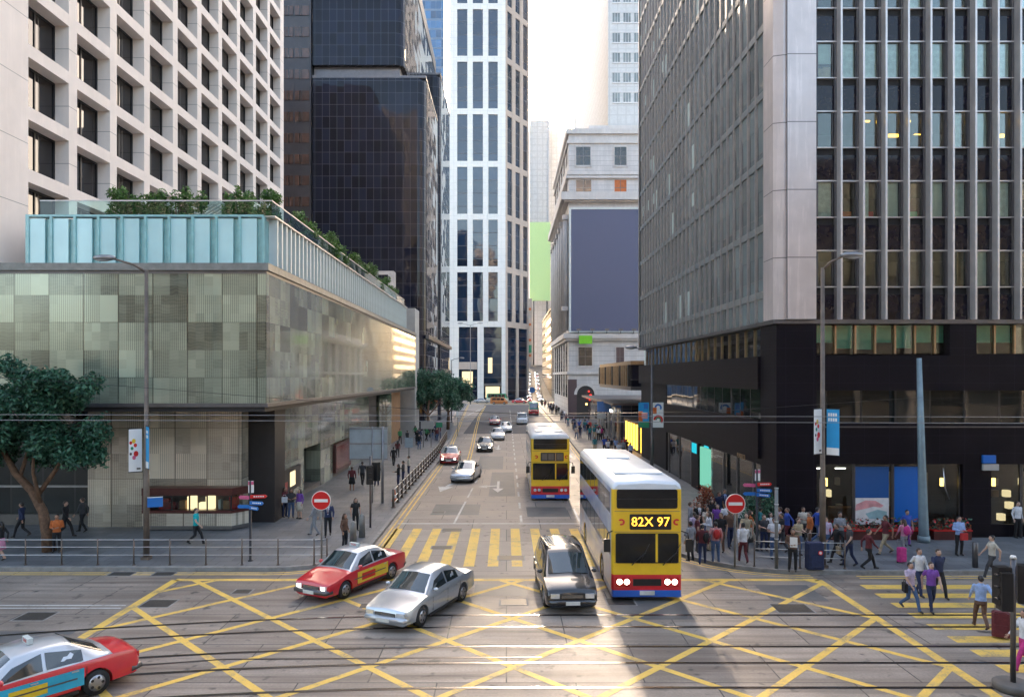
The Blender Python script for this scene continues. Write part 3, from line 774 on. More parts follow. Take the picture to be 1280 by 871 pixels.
w = MB(); [w.tube([(x,393,0),(x,393,ZA(300,392))],.5,'alu_dark',6) for x in (XA(667,392),XA(684,392))]; local(w,lb).build('support_post', lb)
ht = thing('pale_tall_tower', 'very tall pale hazy tower rising behind the classical building with small window rows', 'building', (50,300,0))
w = MB(); w.box(36.7,75,260,388,0,225,'far_haze_white'); local(w,ht).build('wall', ht)
w = MB(); w.box(36.2,36.69,386,388.2,0,226,'alu'); local(w,ht).build('edge_pier', ht)
wm = MB(); [wm.box(.15+i*.95,.85+i*.95,-.15,0,0,3.3,'side_glass') for i in range(3)]; wm.box(-.1,3.1,-.25,0,-.5,-.05,'alu'); wm.box(-.1,3.1,-.25,0,3.35,3.7,'alu'); wme3 = wm.mesh('window')
for k in range(10):
    for j in range(3): link(wme3,'window',ht,(38.2+j*3.9-50, 259.98-300, ZA(128,260)+k*7.2))
hb2 = simple('hill_street_building','pink and green fronted old building up the hill street','building',
       [('wall',[(9,13.2,372,390,12,48,'pink_lit_stone')]),('balcony',[(9.5,12.8,371.4,372,14+k*4,15.2+k*4,'orange_cloth' if k%2 else 'concrete_light') for k in range(8)]),('sign_panel',[(10.5,13,371,371.4,20,24,'minibus_green')])],(12,380,9))

# added unseen blocks behind the viewpoint: shade the right front, fill the glass reflections
for nm,lab,x0,x1,y0,y1,H,m_ in (('added_corner_block','added unseen dark gridded block behind the viewpoint, shading and mirrored in the black granite shopfront',7,75,-40,-9,32,'stone_dark'),('added_lattice_block','added unseen tall lattice fronted block behind the viewpoint, mirrored in the black glass tower',-75,-9,-95,-60,105,'dark_band')):
    t = thing(nm,lab,'building',((x0+x1)/2,(y0+y1)/2,0)); w = MB(); w.box(x0,x1,y0,y1,0,H,m_); local(w,t).build('wall',t)
    k = 0
    while 6+k*7 < H-4:
        w = MB(); w.box(x0+1,x1-1,y1-.05,y1+.15,5+k*7,8.4+k*7,'dark_window'); local(w,t).build('window_band',t); k += 1
    for i in range(int((x1-x0)/6)):
        w = MB(); w.box(x0+1+i*6,x0+1.9+i*6,y1+.16,y1+.5,0,H,'concrete_light' if x0 > 0 else 'alu_dark'); local(w,t).build('pier',t)
# ------------------------------------------------------------------ right office building
RFY, RSX = 35.0, 13.0
ro = thing('office_building', 'steel finned office tower over a black granite base with shops at the corner', 'building', (20,50,0))
FL = [19.14+3.395*k for k in range(-2,12)]
w = MB(); 
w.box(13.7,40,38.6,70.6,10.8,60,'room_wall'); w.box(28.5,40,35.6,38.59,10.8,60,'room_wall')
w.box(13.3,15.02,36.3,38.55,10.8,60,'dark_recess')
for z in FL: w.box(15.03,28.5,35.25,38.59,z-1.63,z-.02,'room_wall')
w.box(13.02,40,70.62,71,10.7,60,'alu')
local(w,ro).build('core_wall', ro)
w = MB()
w.prism([(13.0,36.4),(13.0,35.12),(13.45,34.97),(13.6,34.97),(13.6,34.85),(15.0,34.85),(15.0,36.29),(13.29,36.4)],10.76,60,'pier_steel')
w.box(13.585,13.605,34.84,34.9,10.8,60,'alu_dark'); w.box(14.98,15.06,34.95,35.2,10.76,60,'alu_dark')
local(w,ro).build('corner_pier', ro)
w = MB(); w2 = MB()
for z in FL:
    w.box(15.06,28.5,35.14,35.24,z-1.63,z-.38,'spandrel'); w2.box(15.06,28.5,35.1,35.24,z-1.63-.0,z-1.6,'alu'); 
    w2.box(15.06,28.5,35.12,35.243,z-1.60+1.235,z-.03,'alu_dark') if 0 else None
    w.box(15.06,28.5,35.17,35.26,z+1.77,z+2.13,'side_glass'); w2.box(15.06,28.5,35.1,35.27,z+1.73,z+1.77,'alu'); w2.box(15.06,28.5,35.1,35.27,z-.03,z+.02,'alu')
local(w,ro).build('spandrel', ro); local(w2,ro).build('transom', ro)
fm = MB(); fm.box(-.045,.045,-.42,.0,0,50,'alu'); fm.box(-.16,.16,.002,.1,0,50,'alu_dark')
fme = fm.mesh('mullion')
MX = [15.07+1.081*i for i in range(1,13)]
for x in MX: link(fme,'mullion',ro,(x-20,35.1-50,10.74))
wm = MB(); wm.box(.17,1.081-.17,0,.02,0,1.77,'pane'); 
for a,b,c,d in ((.16,.2,0,1.77),(.881,.921,0,1.77),(.2,.881,0,.04),(.2,.881,1.73,1.77)): wm.box(a,b,-.03,.05,c,d,'alu_dark')
wme = wm.mesh('window')
br = random.Random(5)
def part(nm, boxes, o):
    q = MB(); [q.box(*b) for b in boxes]; return q.build(nm, o)
style = {0:'lllccc..b.', 1:'lldlllxbwc', 2:'wcccchcxcc', -1:'dddddddbdb', -2:'ddddddpbdd', 3:'..l.......'}
for k, z in enumerate(FL[:6]):
    for i in range(12):
        x = 15.07+1.081*i
        if i == 0: x = 15.03
        o = link(wme,'window',ro,(x-20,35.2-50,z))
        if k > 4: continue
        row = {2:'lldlllxbwcbc', 3:'kccccccccccb', 1:'cdhbdbcbcdbc', 4:'dd..c.dcdb..', 0:'ddddddpbdddd'}[k]
        c = row[i]
        if c in 'cbx': part('blind', [(.2,.88,.1,.14,.05,1.75,'curtain' if c == 'c' else 'blind')] if c != 'x' else [(.45,.7,.1,.14,.05,1.75,'curtain')], o)
        if c == 'h': part('blind', [(.2,.52,.1,.14,.05,1.75,'curtain')], o)
        if c == 'w': part('blind', [(.2,.45,.1,.14,.05,1.1,'curtain')], o)
        if c == 'p': part('blind', [(.55,.85,.1,.14,.05,1.75,'wood')], o)
        if c == 'k': part('blind', [(.2,.88,.1,.14,.75,1.75,'blind')], o)
        if c == 'k': part('stored_box', [(.22,.5,.16,.5,.02,.55,'cardboard'),(.52,.86,.16,.5,.02,.62,'cardboard')], o)
        if k == 1 and i < 5: part('stored_box', [(.25,.8,.2,.5,.02,.33,('cardboard','orange','sign_red','concrete_light','minibus_green')[i])], o)
        if c in 'l.w' or k == 2:
            if k in (2,3): 
                for dz, yy in ((1.5,.7),(1.12,1.6),(.72,2.6)):
                    if br.random() < .62: l0 = .15+.35*br.random(); part('ceiling_lamp', [(l0,l0+.3+.3*br.random(),yy,yy+.07,dz+br.uniform(-.08,.08),dz+.1,'lamp_yellow')], o)
            elif k in (0,1) and br.random() < .3: part('ceiling_lamp', [(.3,.7,1.2,1.27,1.4,1.45,'lamp_yellow')], o)
# street side wall
sw = MB(); sg = MB(); ns = 28; SP = (70.6-36.4)/ns
for z in FL:
    sw.box(13.14,13.3,36.42,70.6,z-1.63,z-.38,'side_glass'); sw.box(13.06,13.3,36.42,70.6,z-.38,z-.02,'alu_band'); sw.box(13.09,13.3,36.42,70.6,z-1.66,z-1.63,'alu_dark') if 0 else None
sw.box(13.31,13.69,36.42,70.6,10.8,60,'dark_recess')
local(sw,ro).build('side_spandrel', ro)
fm = MB(); fm.box(-.12,.05,-.03,.03,0,50,'alu_side'); fme2 = fm.mesh('side_mullion')
for i in range(ns+1): link(fme2,'side_mullion',ro,(13.12-20,36.45+SP*i-50,10.7))
wm = MB(); wm.box(0,.05,.05,SP-.05,0,1.765,'side_glass'); wm.box(-.02,.06,.05,.09,0,1.765,'alu_dark'); wm.box(-.02,.06,SP-.09,SP-.05,0,1.765,'alu_dark'); wme4 = wm.mesh('window')
st_ = MB()
for i in range(ns):
    for k, z in enumerate(FL):
        if i < 8 and k < 5: link(wme4,'window',ro,(13.15-20,36.45+SP*i-50,z-.01))
        else:
            st_.box(13.15,13.2,36.5+SP*i,36.4+SP*(i+1),z-.01,z+1.755,'side_glass')
            if br.random() < .14: st_.box(13.148,13.15,36.52+SP*i,36.38+SP*(i+1),z+.02+.8*((i+k)%2),z+1.75,'blind')
o = local(st_,ro).build('window', ro); o['kind'] = 'stuff'
# base
w = MB()
w.prism([(13.2,37.4),(13.2,35.2),(15.1,35.05),(15.1,37.4)],.15,10.75,'granite_black')
w.box(13.0,40,35.0,71,10.55,10.75,'alu_dark')
w.box(15.11,40,35.05,36.5,7.3,9.02,'granite_black'); w.box(15.11,40,35.04,36.5,3.72,5.7,'granite_black')
w.box(13.05,14.5,37.41,71,7.3,9.02,'granite_black'); w.box(13.06,14.5,37.41,60,3.72,5.7,'granite_black')
w.box(21.6,22.9,35.06,36.5,9.021,10.54,'granite_black'); w.box(22.9,40,35.55,36.4,9.021,9.1,'granite_black')
w.box(22.25,23.6,35.06,36.5,.15,3.719,'granite_black')
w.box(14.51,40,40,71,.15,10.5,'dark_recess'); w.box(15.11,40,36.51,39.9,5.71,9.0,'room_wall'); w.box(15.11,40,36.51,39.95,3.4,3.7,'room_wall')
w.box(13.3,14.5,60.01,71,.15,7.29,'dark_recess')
local(w,ro).build('base_wall', ro)
w = MB()  # bronze strip windows under the clad
for i in range(13):
    x = 15.2+i*.98
    if 21.4 < x < 22.8: continue
    p = MB(); p.box(x+.06,x+.9,35.5,35.52,9.1,10.5,'pane'); p.box(x-.04,x+.05,35.4,35.56,9.1,10.5,'bronze'); local(p,ro); o = p.build('window', ro)
    if br.random() < .9:
        zb = 9.3+(.35 if br.random() < .3 else 0.1*br.random()); part('blind', [(x+.08-20,x+.88-20,35.6-50,35.63-50,zb,10.5,'blind_green')], o)
for i in range(22):
    y = 37.6+i*1.5
    p = MB(); p.box(13.5,13.52,y+.06,y+1.44,9.05,10.5,'pane'); p.box(13.44,13.56,y-.05,y+.05,9.05,10.5,'bronze'); local(p,ro); o = p.build('window', ro)
    if br.random() < .65: part('blind', [(13.6-20,13.62-20,y+.1-50,y+1.3*br.uniform(.5,1)-50,9.2,10.5,'blind_green')], o)
w.box(15.11,40,37.5,37.6,9.1,10.54,'room_wall'); w.box(14.1,14.2,37.41,71,9.1,10.54,'room_wall')
# first floor strip windows
w.box(15.11,40,35.35,35.4,5.71,7.29,'dim_shop'); w.box(13.35,13.45,37.42,60,5.71,7.29,'dim_shop')
w.box(15.11,40,35.0,35.04,5.5,5.56,'alu_dark')
local(w,ro).build('strip_glazing', ro)
# shops
w = MB()
w.box(15.12,22.2,38.2,38.3,.15,3.4,'room_wall'); w.box(15.12,22.2,35.2,38.2,.15,.2,'stone_dark'); w.box(23.61,40,38.2,38.3,.15,3.4,'room_wall')
w.box(18.4,18.8,35.4,37,.3,3.2,'dark_recess'); w.box(16.6,20.1,36.6,37.2,.2,1.3,'wood')
for x, m_ in ((19.9,'fin_white'),(20.6,'wood'),(21.4,'concrete_light'),(24.6,'fin_white'),(27,'concrete_light')): w.box(x,x+.5,37.4,37.8,.2,3.0,m_)
for x, z, l in ((15.6,3.3,.5),(16.7,3.3,.5)): w.box(x,x+l,36.5,36.6,z,z+.05,'lamp_white')
for i_ in range(26):
    x_ = br.uniform(15.3,22); w.box(x_,x_+br.uniform(.15,.5),37.9,38.18,.4+.62*(i_%4),.4+.62*(i_%4)+br.uniform(.2,.45),br.choice(['lit_panel','wood','red_goods','concrete_light','minibus_green','lit_panel']))
for i_ in range(12):
    x_ = br.uniform(23.7,28); w.box(x_,x_+.3,37.9,38.18,.4+.62*(i_%4),.75+.62*(i_%4),br.choice(['lit_panel','wood','concrete_light']))
for x in (16.0,18.2,19.4,20.9,21.8,24.4,26.2): w.box(x-.06,x+.06,36.,36.12,2.5,2.9,'lamp_warm')
local(w,ro).build('shop_interior', ro)
for a,b in ((15.12,17.0),(17.03,18.9),(18.93,20.4),(20.43,22.2),(23.63,25.2),(25.23,28)):
    p = MB(); p.box(a+.05,b-.05,35.3,35.32,.75,3.7,'pane_dark'); p.box(a,a+.05,35.24,35.36,.15,3.7,'alu_dark'); p.box(b-.05,b,35.24,35.36,.15,3.7,'alu_dark'); p.box(a+.05,b-.05,35.2,35.4,.15,.75,'granite_black'); local(p,ro).build('shop_window', ro)
def poster(nm, x0, x1, z0, z1, m_, y=35.28):
    p = MB(); p.box(x0,x1,y-.03,y,z0,z1,m_); return local(p,ro).build(nm, ro)
poster('poster', XA(1069,35.25), XA(1111,35.25), ZA(622,35.25), ZA(583,35.25), 'poster_blue_dark')
p = poster('poster', XA(1069,35.25), XA(1111,35.25), ZA(658,35.25), ZA(622.2,35.25), 'art_white')
q = MB(); hx = XA(1090,35.2); hz_ = ZA(633,35.2)
q.extr([(-.75,.1),(-.3,.3),(.2,.28),(.6,.05),(.45,-.05),(.1,0),(-.2,-.08),(-.5,-.15),(-.8,-.2)],(hx-20,35.245-50,hz_),(1,0,0),(0,0,1),(0,.004,0),'art_pink'); q.extr([(-.3,-.35),(.3,-.15),(.75,-.25),(.75,-.6),(-.1,-.6)],(hx-20,35.245-50,hz_),(1,0,0),(0,0,1),(0,.004,0),'art_teal'); q.build('poster_print', p)
poster('poster', XA(1118,35.25), XA(1150,35.25), ZA(652,35.25), ZA(583,35.25), 'poster_blue')
for x, z, wd, h, m_ in ((XA(1232,35.2),ZA(573,35.2),.62,.38,'poster_blue'),(XA(1234,35.2),ZA(583,35.2),.75,.3,'lit_panel')): 
    p = MB(); p.box(x-wd/2,x+wd/2,34.9,35.03,z-h/2,z+h/2,m_ if m_ != 'lit_panel' else 'concrete_light'); local(p,ro).build('wall_sign', ro)
for x in (26.,26.9): 
    p = MB(); p.tube([(x,35.2,.9),(x-.12,35.15,1.6),(x-.02,35.2,2.6)],.03,'steel_bright',6); local(p,ro).build('door_handle', ro)
p = MB(); p.tube([(21.35,35.2,3.5),(21.4,35.15,2.6),(21.65,35.2,2.)],.03,'steel_bright',6); local(p,ro).build('door_handle', ro)
# street side shops
w = MB(); w.box(14.3,14.4,37.42,60,.15,3.7,'room_wall'); w.box(13.2,13.3,37.42,60,3.4,3.719,'granite_black')
for y in (38.5,41.2,43.8,51.4,55.,58.6): w.box(13.22,13.4,y,y+.22,.15,3.4,'alu_dark')
w.box(13.25,13.4,47.1,49.3,.6,3.2,'panel_green'); w.box(13.21,13.42,49.61,51.39,.15,3.4,'granite_black'); w.box(13.2,13.21,47.5,48.8,1.5,2.8,'fin_white') if 0 else None
w.box(13.2,13.3,50.,51.3,2.6,3.3,'screen_teal')
for y, z in ((43.2,2.6),(40.1,2.5)): w.box(13.9,14.02,y-.08,y+.08,z-.2,z+.25,'lamp_warm')
w.box(13.9,14.0,39,39.9,3.2,3.26,'lamp_white')
for i_ in range(34):
    y_ = br.uniform(38.7,58.5); w.box(14.1,14.28,y_,y_+br.uniform(.2,.7),.5+.6*(i_%5),.8+.6*(i_%5)+br.uniform(0,.2),br.choice(['lit_panel','lit_panel','wood','screen_teal','concrete_light','red_goods']))
for y_ in (45,48.5,53,56.5): w.box(13.9,14.0,y_,y_+.8,3.2,3.26,'lamp_warm')
local(w,ro).build('side_shop', ro)
for a,b in ((37.45,38.5),(38.72,41.2),(41.42,43.8),(44.02,46.7),(51.62,55.),(55.22,58.6)):
    p = MB(); p.box(13.28,13.3,a,b,.2,3.4,'pane_dark'); local(p,ro).build('shop_window', ro)
o = lettering('PURRETI', .36, 'bronze', (13.03-20, 40-50, 3.55), (math.pi/2,0,-math.pi/2), ro, 'shop_lettering')
# planters along the shop front
for a,b in ((15.2,18.0),(18.1,20.2),(20.5,22.3)):
    t = thing('planter_box', {15.2:'long red planter box of dark flowers beside the granite corner',18.1:'red planter box below the blue posters',20.5:'red planter box right of the teal tram pole'}[a], 'planter', ((a+b)/2,34.7,.15), 0, 'red planters along the shop front')
    L = (b-a)/2; q = MB(); q.box(-L,L,-.2,.2,0,.42,'red_frame'); q.box(-L-.03,L+.03,-.23,.23,.42,.48,'sign_red'); q.build('box', t)
    q = MB(); pr_ = random.Random(int(a*10))
    for i in range(260):
        c = Vector((pr_.uniform(-L,L),pr_.uniform(-.22,.22),.5+pr_.random()**1.5*.5)); d = Vector((pr_.uniform(-1,1),pr_.uniform(-1,1),pr_.uniform(-.5,1))).normalized()*.07; e = d.orthogonal().normalized()*.05
        q.add([c-d,c+e,c+d,c-e],[(0,1,2,3)],'leaf_flower' if pr_.random()<.45 else ('leaf_tree' if pr_.random()<.8 else 'sign_red'))
    q.build('flowers', t)
# canopy, kiosk and low frontage beyond the tower
cp = thing('glazed_bridge_canopy', 'bronze ribbed glass canopy box jutting over the pavement before the classical building', 'canopy', (16,88,0))
w = MB(); w.box(13.3,22,76,101,6.9,9.2,'tower_dark'); w.box(13.1,22.2,75.8,101.2,9.2,9.6,'bronze'); w.box(13.1,22.2,75.8,101.2,6.5,6.9,'alu_dark'); local(w,cp).build('glazed_box', cp)
for i in range(17):
    y = 77+i*1.5
    p = MB(); p.box(13.0,13.28,y,y+.4,6.901,9.199,'bronze' if i%4 else 'black_metal'); local(p,cp).build('rib', cp)
lf = thing('glass_shopfront_row', 'low dark glass shop row under a thin roof beyond the finned tower', 'shop', (16,97,0))
w = MB(); w.box(13.4,22,84,118,.15,4.6,'tower_dark'); w.box(12.4,22,83.6,118.4,4.6,4.85,'alu_dark'); w.box(13.35,13.39,96,110,1,3.6,'dim_shop'); local(w,lf).build('wall', lf)
for y in (86,90,94,99,104): 
    p = MB(); p.box(13.2,13.38,y,y+.2,.3,4.2,'steel_bright'); local(p,lf).build('column', lf)
p = MB(); p.box(12.9,13.0,88,90,3.6,3.85,'lamp_white'); p.box(12.9,13,99,101.,3.6,3.8,'lamp_white'); p.box(12.9,13,112,112.3,4.2,4.5,'tail_red'); local(p,lf).build('lamp', lf)
kb = thing('yellow_lit_shop', 'small glowing shopfront outlined in yellow light tubes under a teal screen', 'shop', (15,76,0))
w = MB(); w.box(13.5,20,72.4,83,.15,3.3,'dark_recess'); w.box(13.75,15.8,72.25,72.39,.5,2.9,'wood'); local(w,kb).build('wall', kb)
w = MB(); 
for a in ((13.5,13.7,72.2,72.4,.3,3.1),(13.71,16,72.2,72.38,2.92,3.1),(13.71,16,72.2,72.38,.3,.48),(16.3,16.6,72.2,72.4,.9,2.5)): w = MB(); w.box(*a,'lamp_yellow'); local(w,kb).build('light_tube', kb)
for y in (74,75.6,77.2,78.8,80.4): w = MB(); w.box(13.35,13.49,y,y+.35,.4,3.,'lamp_yellow'); local(w,kb).build('light_tube', kb)
w = MB(); w.box(14.1,15.5,72.1,72.2,1.9,2.75,'black_metal'); w.box(14.2,15.4,72.05,72.1,2.0,2.4,'screen_teal'); local(w,kb).build('screen', kb)
bs = thing('bus_stop_sign', 'dark blue and pale bus stop board on a pole by the shop row', 'sign', (12.2,92,.15))
q = MB(); q.tube([(0,0,0),(0,0,4.6)],.06,'pole_grey',8); q.build('pole', bs); q = MB(); q.box(-.6,1.1,-.06,.06,3.3,4.6,'sign_blue'); q.build('board', bs); q = MB(); q.box(-.6,.5,-.08,.05,2.4,3.2,'sign_back'); q.build('board', bs)

# ------------------------------------------------------------------ street furniture
def lamp_post(label, x, y, H, adx, ady, m_, arm_up=.6, head_l=.75):
    t = thing('street_lamp', label, 'street lamp', (x,y,.15), 0, 'street lamps')
    q = MB(); q.tube([(0,0,0),(0,0,3.6),(0,0,3.65),(0,0,H)],[.13,.125,.1,.075],m_,10); q.box(-.17,.17,-.17,.17,0,.12,m_); q.build('pole', t)
    q = MB(); q.tube([(0,0,H-.1),(adx*.35,ady*.35,H+arm_up*.45),(adx,ady,H+arm_up)],[.06,.05,.04],m_,8); q.build('arm', t)
    d = 1 if adx > 0 else -1; 
    q = MB(); c = (adx+d*.3,ady,H+arm_up+.02); q.ell(c,(head_l*.55,.2,.14),'metal_grey',12,6); h = q.build('lamp_head', t)
    q = MB(); q.ell((c[0]+d*.06,c[1],c[2]-.06),(head_l*.4,.15,.11),'lamp_clear',10,6); q.build('diffuser', h)
    return t
def banner(label, x, y, z0, z1, wd, rz, m_, kind, sign):
    """banner hung on a pole: local +x runs away from the pole"""
    t = thing('lamp_post_banner', label, 'banner', (x,y,0), rz, 'banners on the lamp posts'); t.scale.x = sign
    q = MB(); q.box(.14,.14+wd,-.012,.012,z0,z1,m_); q.build('cloth', t)
    q = MB(); q.tube([(0.08,0,z1+.02),(.16+wd,0,z1+.02)],.02,'black_metal',6); q.build('bracket', t); q = MB(); q.tube([(0.08,0,z0-.02),(.16+wd,0,z0-.02)],.02,'black_metal',6); q.build('bracket', t)
    q = MB(); H = z1-z0; yy = -.016; a = .14
    if kind == 'blue':
        for k in range(2):
            for j in range(4): q.box(a+wd*(.12+.19*j),a+wd*(.26+.19*j),yy,yy+.003,z1-.28-.2*k,z1-.15-.2*k,'sign_white')
        q.box(a+.002,a+wd-.002,yy,yy+.003,z0+.002,z0+H*.16,'sign_white')
    elif kind == 'white':
        for cx_,cz_,r_,c in ((.62,.72,.16,'ad_yellow'),(.5,.62,.14,'sign_red'),(.75,.55,.12,'minibus_green'),(.45,.42,.2,'sign_red'),(.6,.33,.15,'sign_pink'),(.85,.42,.1,'brown_panel'),(.85,.68,.12,'sign_red')):
            q.extr([(wd*.8*r_*math.cos(t_*.785)*2,H*.35*r_*math.sin(t_*.785)) for t_ in range(8)],(a+wd*cx_-.0,yy,z0+H*cz_),(.6,0,0),(0,0,1),(0,.003,0),c); yy -= .0008
        q.box(a+.05,a+.2,yy,yy+.003,z0+.08,z0+.16,'stone_dark')
    elif kind == 'park':
        q.box(a+.002,a+wd-.002,yy,yy+.003,z0+.002,z0+H*.25,'minibus_green'); q.box(a+.002,a+wd*.4,yy,yy+.003,z0+H*.25,z0+H*.65,'orange')
        q.box(a+wd*.3,a+wd*.85,yy-.001,yy+.002,z0+H*.35,z0+H*.6,'art_pink'); q.box(a+wd*.5,a+wd*.9,yy,yy+.003,z0+H*.75,z0+H*.95,'sign_blue')
    else:
        for cz_,c,r0,r1 in ((.3,'sign_red',.55,.95),(.3,'minibus_green',.3,.54),(.8,'sign_blue',.35,.7)):
            for s0 in range(-2,9):
                p0, p1 = math.radians(20*s0), math.radians(20*(s0+1))
                f = wd*.5
                q.add([(a+f+f*.98*rr*math.cos(pp),yy,z0+H*cz_+f*rr*math.sin(pp)) for rr,pp in ((r0,p0),(r1,p0),(r1,p1),(r0,p1))],[(0,1,2,3),(3,2,1,0)][:1],c)
        q.box(a+.002,a+wd*.35,yy-.001,yy+.002,z0+H*.55,z0+H*.8,'orange')
    q.build('print', t); return t
L1 = lamp_post('tall brown street lamp on the left pavement before the etched glass podium', -15.45,30.9,12.4,-1.5,0,'pole_brown',.5,.95)
L2 = lamp_post('tall street lamp on the right pavement before the black granite corner', 13.0,29.6,12.3,.75,-.3,'pole_brown',.45,.9)
L3 = lamp_post('thin dark street lamp beside the near bus carrying two colourful banners', 10.5,52,9.6,-1.2,0,'alu_dark',.3,.8)
L4 = lamp_post('far tall lamp mast with two arms before the white tower', XA(588,200)+.0,200,22.0,2.4,0,'pole_grey',.5,1.5)
q = MB(); q.tube([(0,0,21.9),(-2.4,0,22.5)],.06,'pole_grey',6); q.build('arm',L4); q = MB(); q.ell((-2.8,0,22.5),(.8,.3,.2),'metal_grey'); q.build('lamp_head',L4)
L5 = lamp_post('small far street lamp above the trees at the left kerb', XA(567,120)-.5,122,10.6,1.4,0,'pole_grey',.3,.9)
banner('white banner with red fruit print on the left street lamp', -15.45,30.82,3.95,5.75,.5,math.radians(35),'sign_white','white',-1)
banner('bright blue banner with white blocks on the left street lamp', -15.45,30.82,4.1,5.85,.5,math.radians(-52),'banner_blue','blue',1)
banner('white banner with red fruit print on the right street lamp', 13.0,29.52,4.85,6.65,.52,math.radians(35),'sign_white','white',-1)
banner('bright blue banner with white blocks on the right street lamp', 13.0,29.52,4.8,6.65,.52,math.radians(-52),'banner_blue','blue',1)
banner('green and sky blue banner with park picture on the thin dark lamp', 10.42,51.9,4.3,6.1,.76,math.radians(180.0),'banner_blue','park',1)
banner('white banner with swirling coloured rings on the thin dark lamp', 10.42,51.9,4.3,6.1,.76,math.radians(0),'sign_white','ring',1)
for o in list(S.objects):   # the park banner faces the camera from the far side of its pole
    if o.get('label','').startswith('green and sky'):
        o.rotation_euler = (0,0,0); o.location.x = 10.42-.14*2-.76
tag(MB().box(-.3,.3,-.03,.03,-.2,.2,'sign_blue').box(-.3,.3,-.035,.029,.2,.23,'sign_white').build('street_name_plate', loc=(-15.0,30.75,2.62), rz=math.radians(20)), 'plain blue street name plate clamped to the left street lamp', 'sign')
tp = thing('tram_pole', 'tapered teal grey tram pole standing before the blue posters', 'pole', (XA(1152,34.1),34.1,.15))
q = MB(); q.tube([(0.1,0,0),(0.1,0,.5),(0,0,4),(-.12,0,8.7)],[.24,.22,.17,.11],'pole_teal',12); q.build('shaft', tp); q = MB(); q.tube([(.1,0,0),(.1,0,.3)],.27,'pole_teal',12); q.build('base', tp)
def noentry(label, px, pyb, pyc, r):
    Y = 7.85*900/(pyb-470); x = XA(px,Y); z = ZA(pyc,Y)
    t = thing('no_entry_sign', label, 'sign', (x,Y,.15), 0, 'no entry signs')
    q = MB(); q.tube([(0,0,0),(0,0,z+.2)],.04,'pole_grey',8); q.build('pole', t)
    q = MB(); q.tube([(0,-.05,z-.15),(0,-.08,z-.15)],[r,r],'sign_white',28,False); q.tube([(0,-.081,z-.15),(0,-.092,z-.15)],[r*.93,r*.93],'sign_red',28,False); q.box(-r*.7,r*.7,-.1,-.09,z-.15-r*.16,z-.15+r*.16,'sign_white'); q.build('disc', t)
noentry('no entry sign at the end of the left railing by the zebra bars', 402, 706, 625, .40)
noentry('no entry sign in front of the crowd on the right corner', 918.5, 708, 629, .41)
def fingerpost(label, x, y, H, m_):
    t = thing('finger_signpost', label, 'signpost', (x,y,.15), 0, 'finger signposts')
    q = MB(); q.tube([(0,0,0),(0,0,.05),(0,0,.051),(0,0,H)],[.1,.1,.055,.05],m_,10); q.build('pole', t)
    q = MB(); q.box(-.08,.14,-.03,.03,H-.5,H-.0,'sign_white'); q.box(-.08,.14,-.034,.031,H-.16,H-.02,'sign_pink'); q.build('plate', t)
    def fing(z, l, d, m_, a):
        f = MB(); f.extr([(0,-.075),(l*.88,-.075),(l,0),(l*.88,.075),(0,.075)],(.0,-.06,0),(1,0,0),(0,0,1),(0,.03,0),m_)
        for k in range(5): f.box(.14+k*l*.13,.14+k*l*.13+l*.09,-.064,-.06,-.025,.03,'sign_white')
        o = f.build('finger_board', t, (0,0,z), a); return o
    fing(H-.66,.7,1,'sign_red',math.radians(8)); fing(H-.72,.6,1,'sign_pink',math.radians(165)); fing(H-.92,.66,1,'sign_blue',math.radians(-14)); fing(H-1.12,.62,1,'sign_blue',math.radians(-35)); fing(H-1.1,.6,1,'sign_blue',math.radians(175))
    return t
fingerpost('black finger signpost with red and blue boards on the left pavement', XA(313,30.6),30.6,3.4,'black_metal')
fingerpost('black finger signpost with red and blue boards before the right shopfront', XA(946,32.4),32.4,3.65,'black_metal')
gp = thing('bare_sign_pole','bare ribbed grey pole just behind the right corner railing','pole',(XA(970.5,29.4),29.4,.15))
q = MB(); q.tube([(0,0,0),(0,0,3.3)],.075,'pole_grey',10); [q.tube([(0,0,z),(0,0,z+.04)],.09,'steel_bright',10) for z in (1.2,1.9,2.6,3.26)]; q.build('shaft', gp)
def railing(label, pts, Hh=1.08, m_='pole_brown', rails=(1.05,.75,.42), r=.018, pr_=.032, group='pavement railings'):
    c = pts[0]; t = thing('railing', label, 'railing', (c[0],c[1],.15), 0, group)
    P = [(x-c[0],y-c[1]) for x,y in pts]
    pm = MB(); pm.tube([(0,0,0),(0,0,Hh)],pr_,m_,8); pm.tube([(0,0,0),(0,0,.04)],pr_*2,m_,8); me = pm.mesh('post')
    for x,y in P: link(me,'post',t,(x,y,0))
    for z in rails:
        q = MB(); q.tube([(x,y,z) for x,y in P],r,'steel_bright',6); q.build('rail', t)
    return t
railing('long three bar railing along the left kerb before the podium', [(-26.+1.5*i,29.95) for i in range(13)]+[(-7.5+.0,30.1)])
railing('short three bar railing on the right corner beside the finger signpost', [(XA(945,29.5),29.7),(XA(1000,29.45),29.45),(XA(1056,29.35),29.35)])
sp = []
for i in range(28): 
    y = 43+i*1.75; sp.append((-6.75 if y < 70 else -6.75-(y-70)*.0365, y))
railing('closely posted kerb railing running up the left side of the street', sp, 1.1, 'pole_brown', (1.05,.6,.25), .03, .075)
for i,(px,py) in enumerate(((441.5,682),(452.5,671))):
    x,y = G(px,py,.15); o = MB().tube([(0,0,0),(0,0,1.05),(0,0,1.15)],[.17,.13,.05],'stone_dark' if 0 else 'pole_grey',12).build('bollard', loc=(x,y,.15))
    tag(o, ('nearer tapered grey bollard at the left corner beside the zebra bars','farther tapered grey bollard at the left corner beside the zebra bars')[i], 'bollard', 'corner bollards')
x,y = G(1158,700,.15)
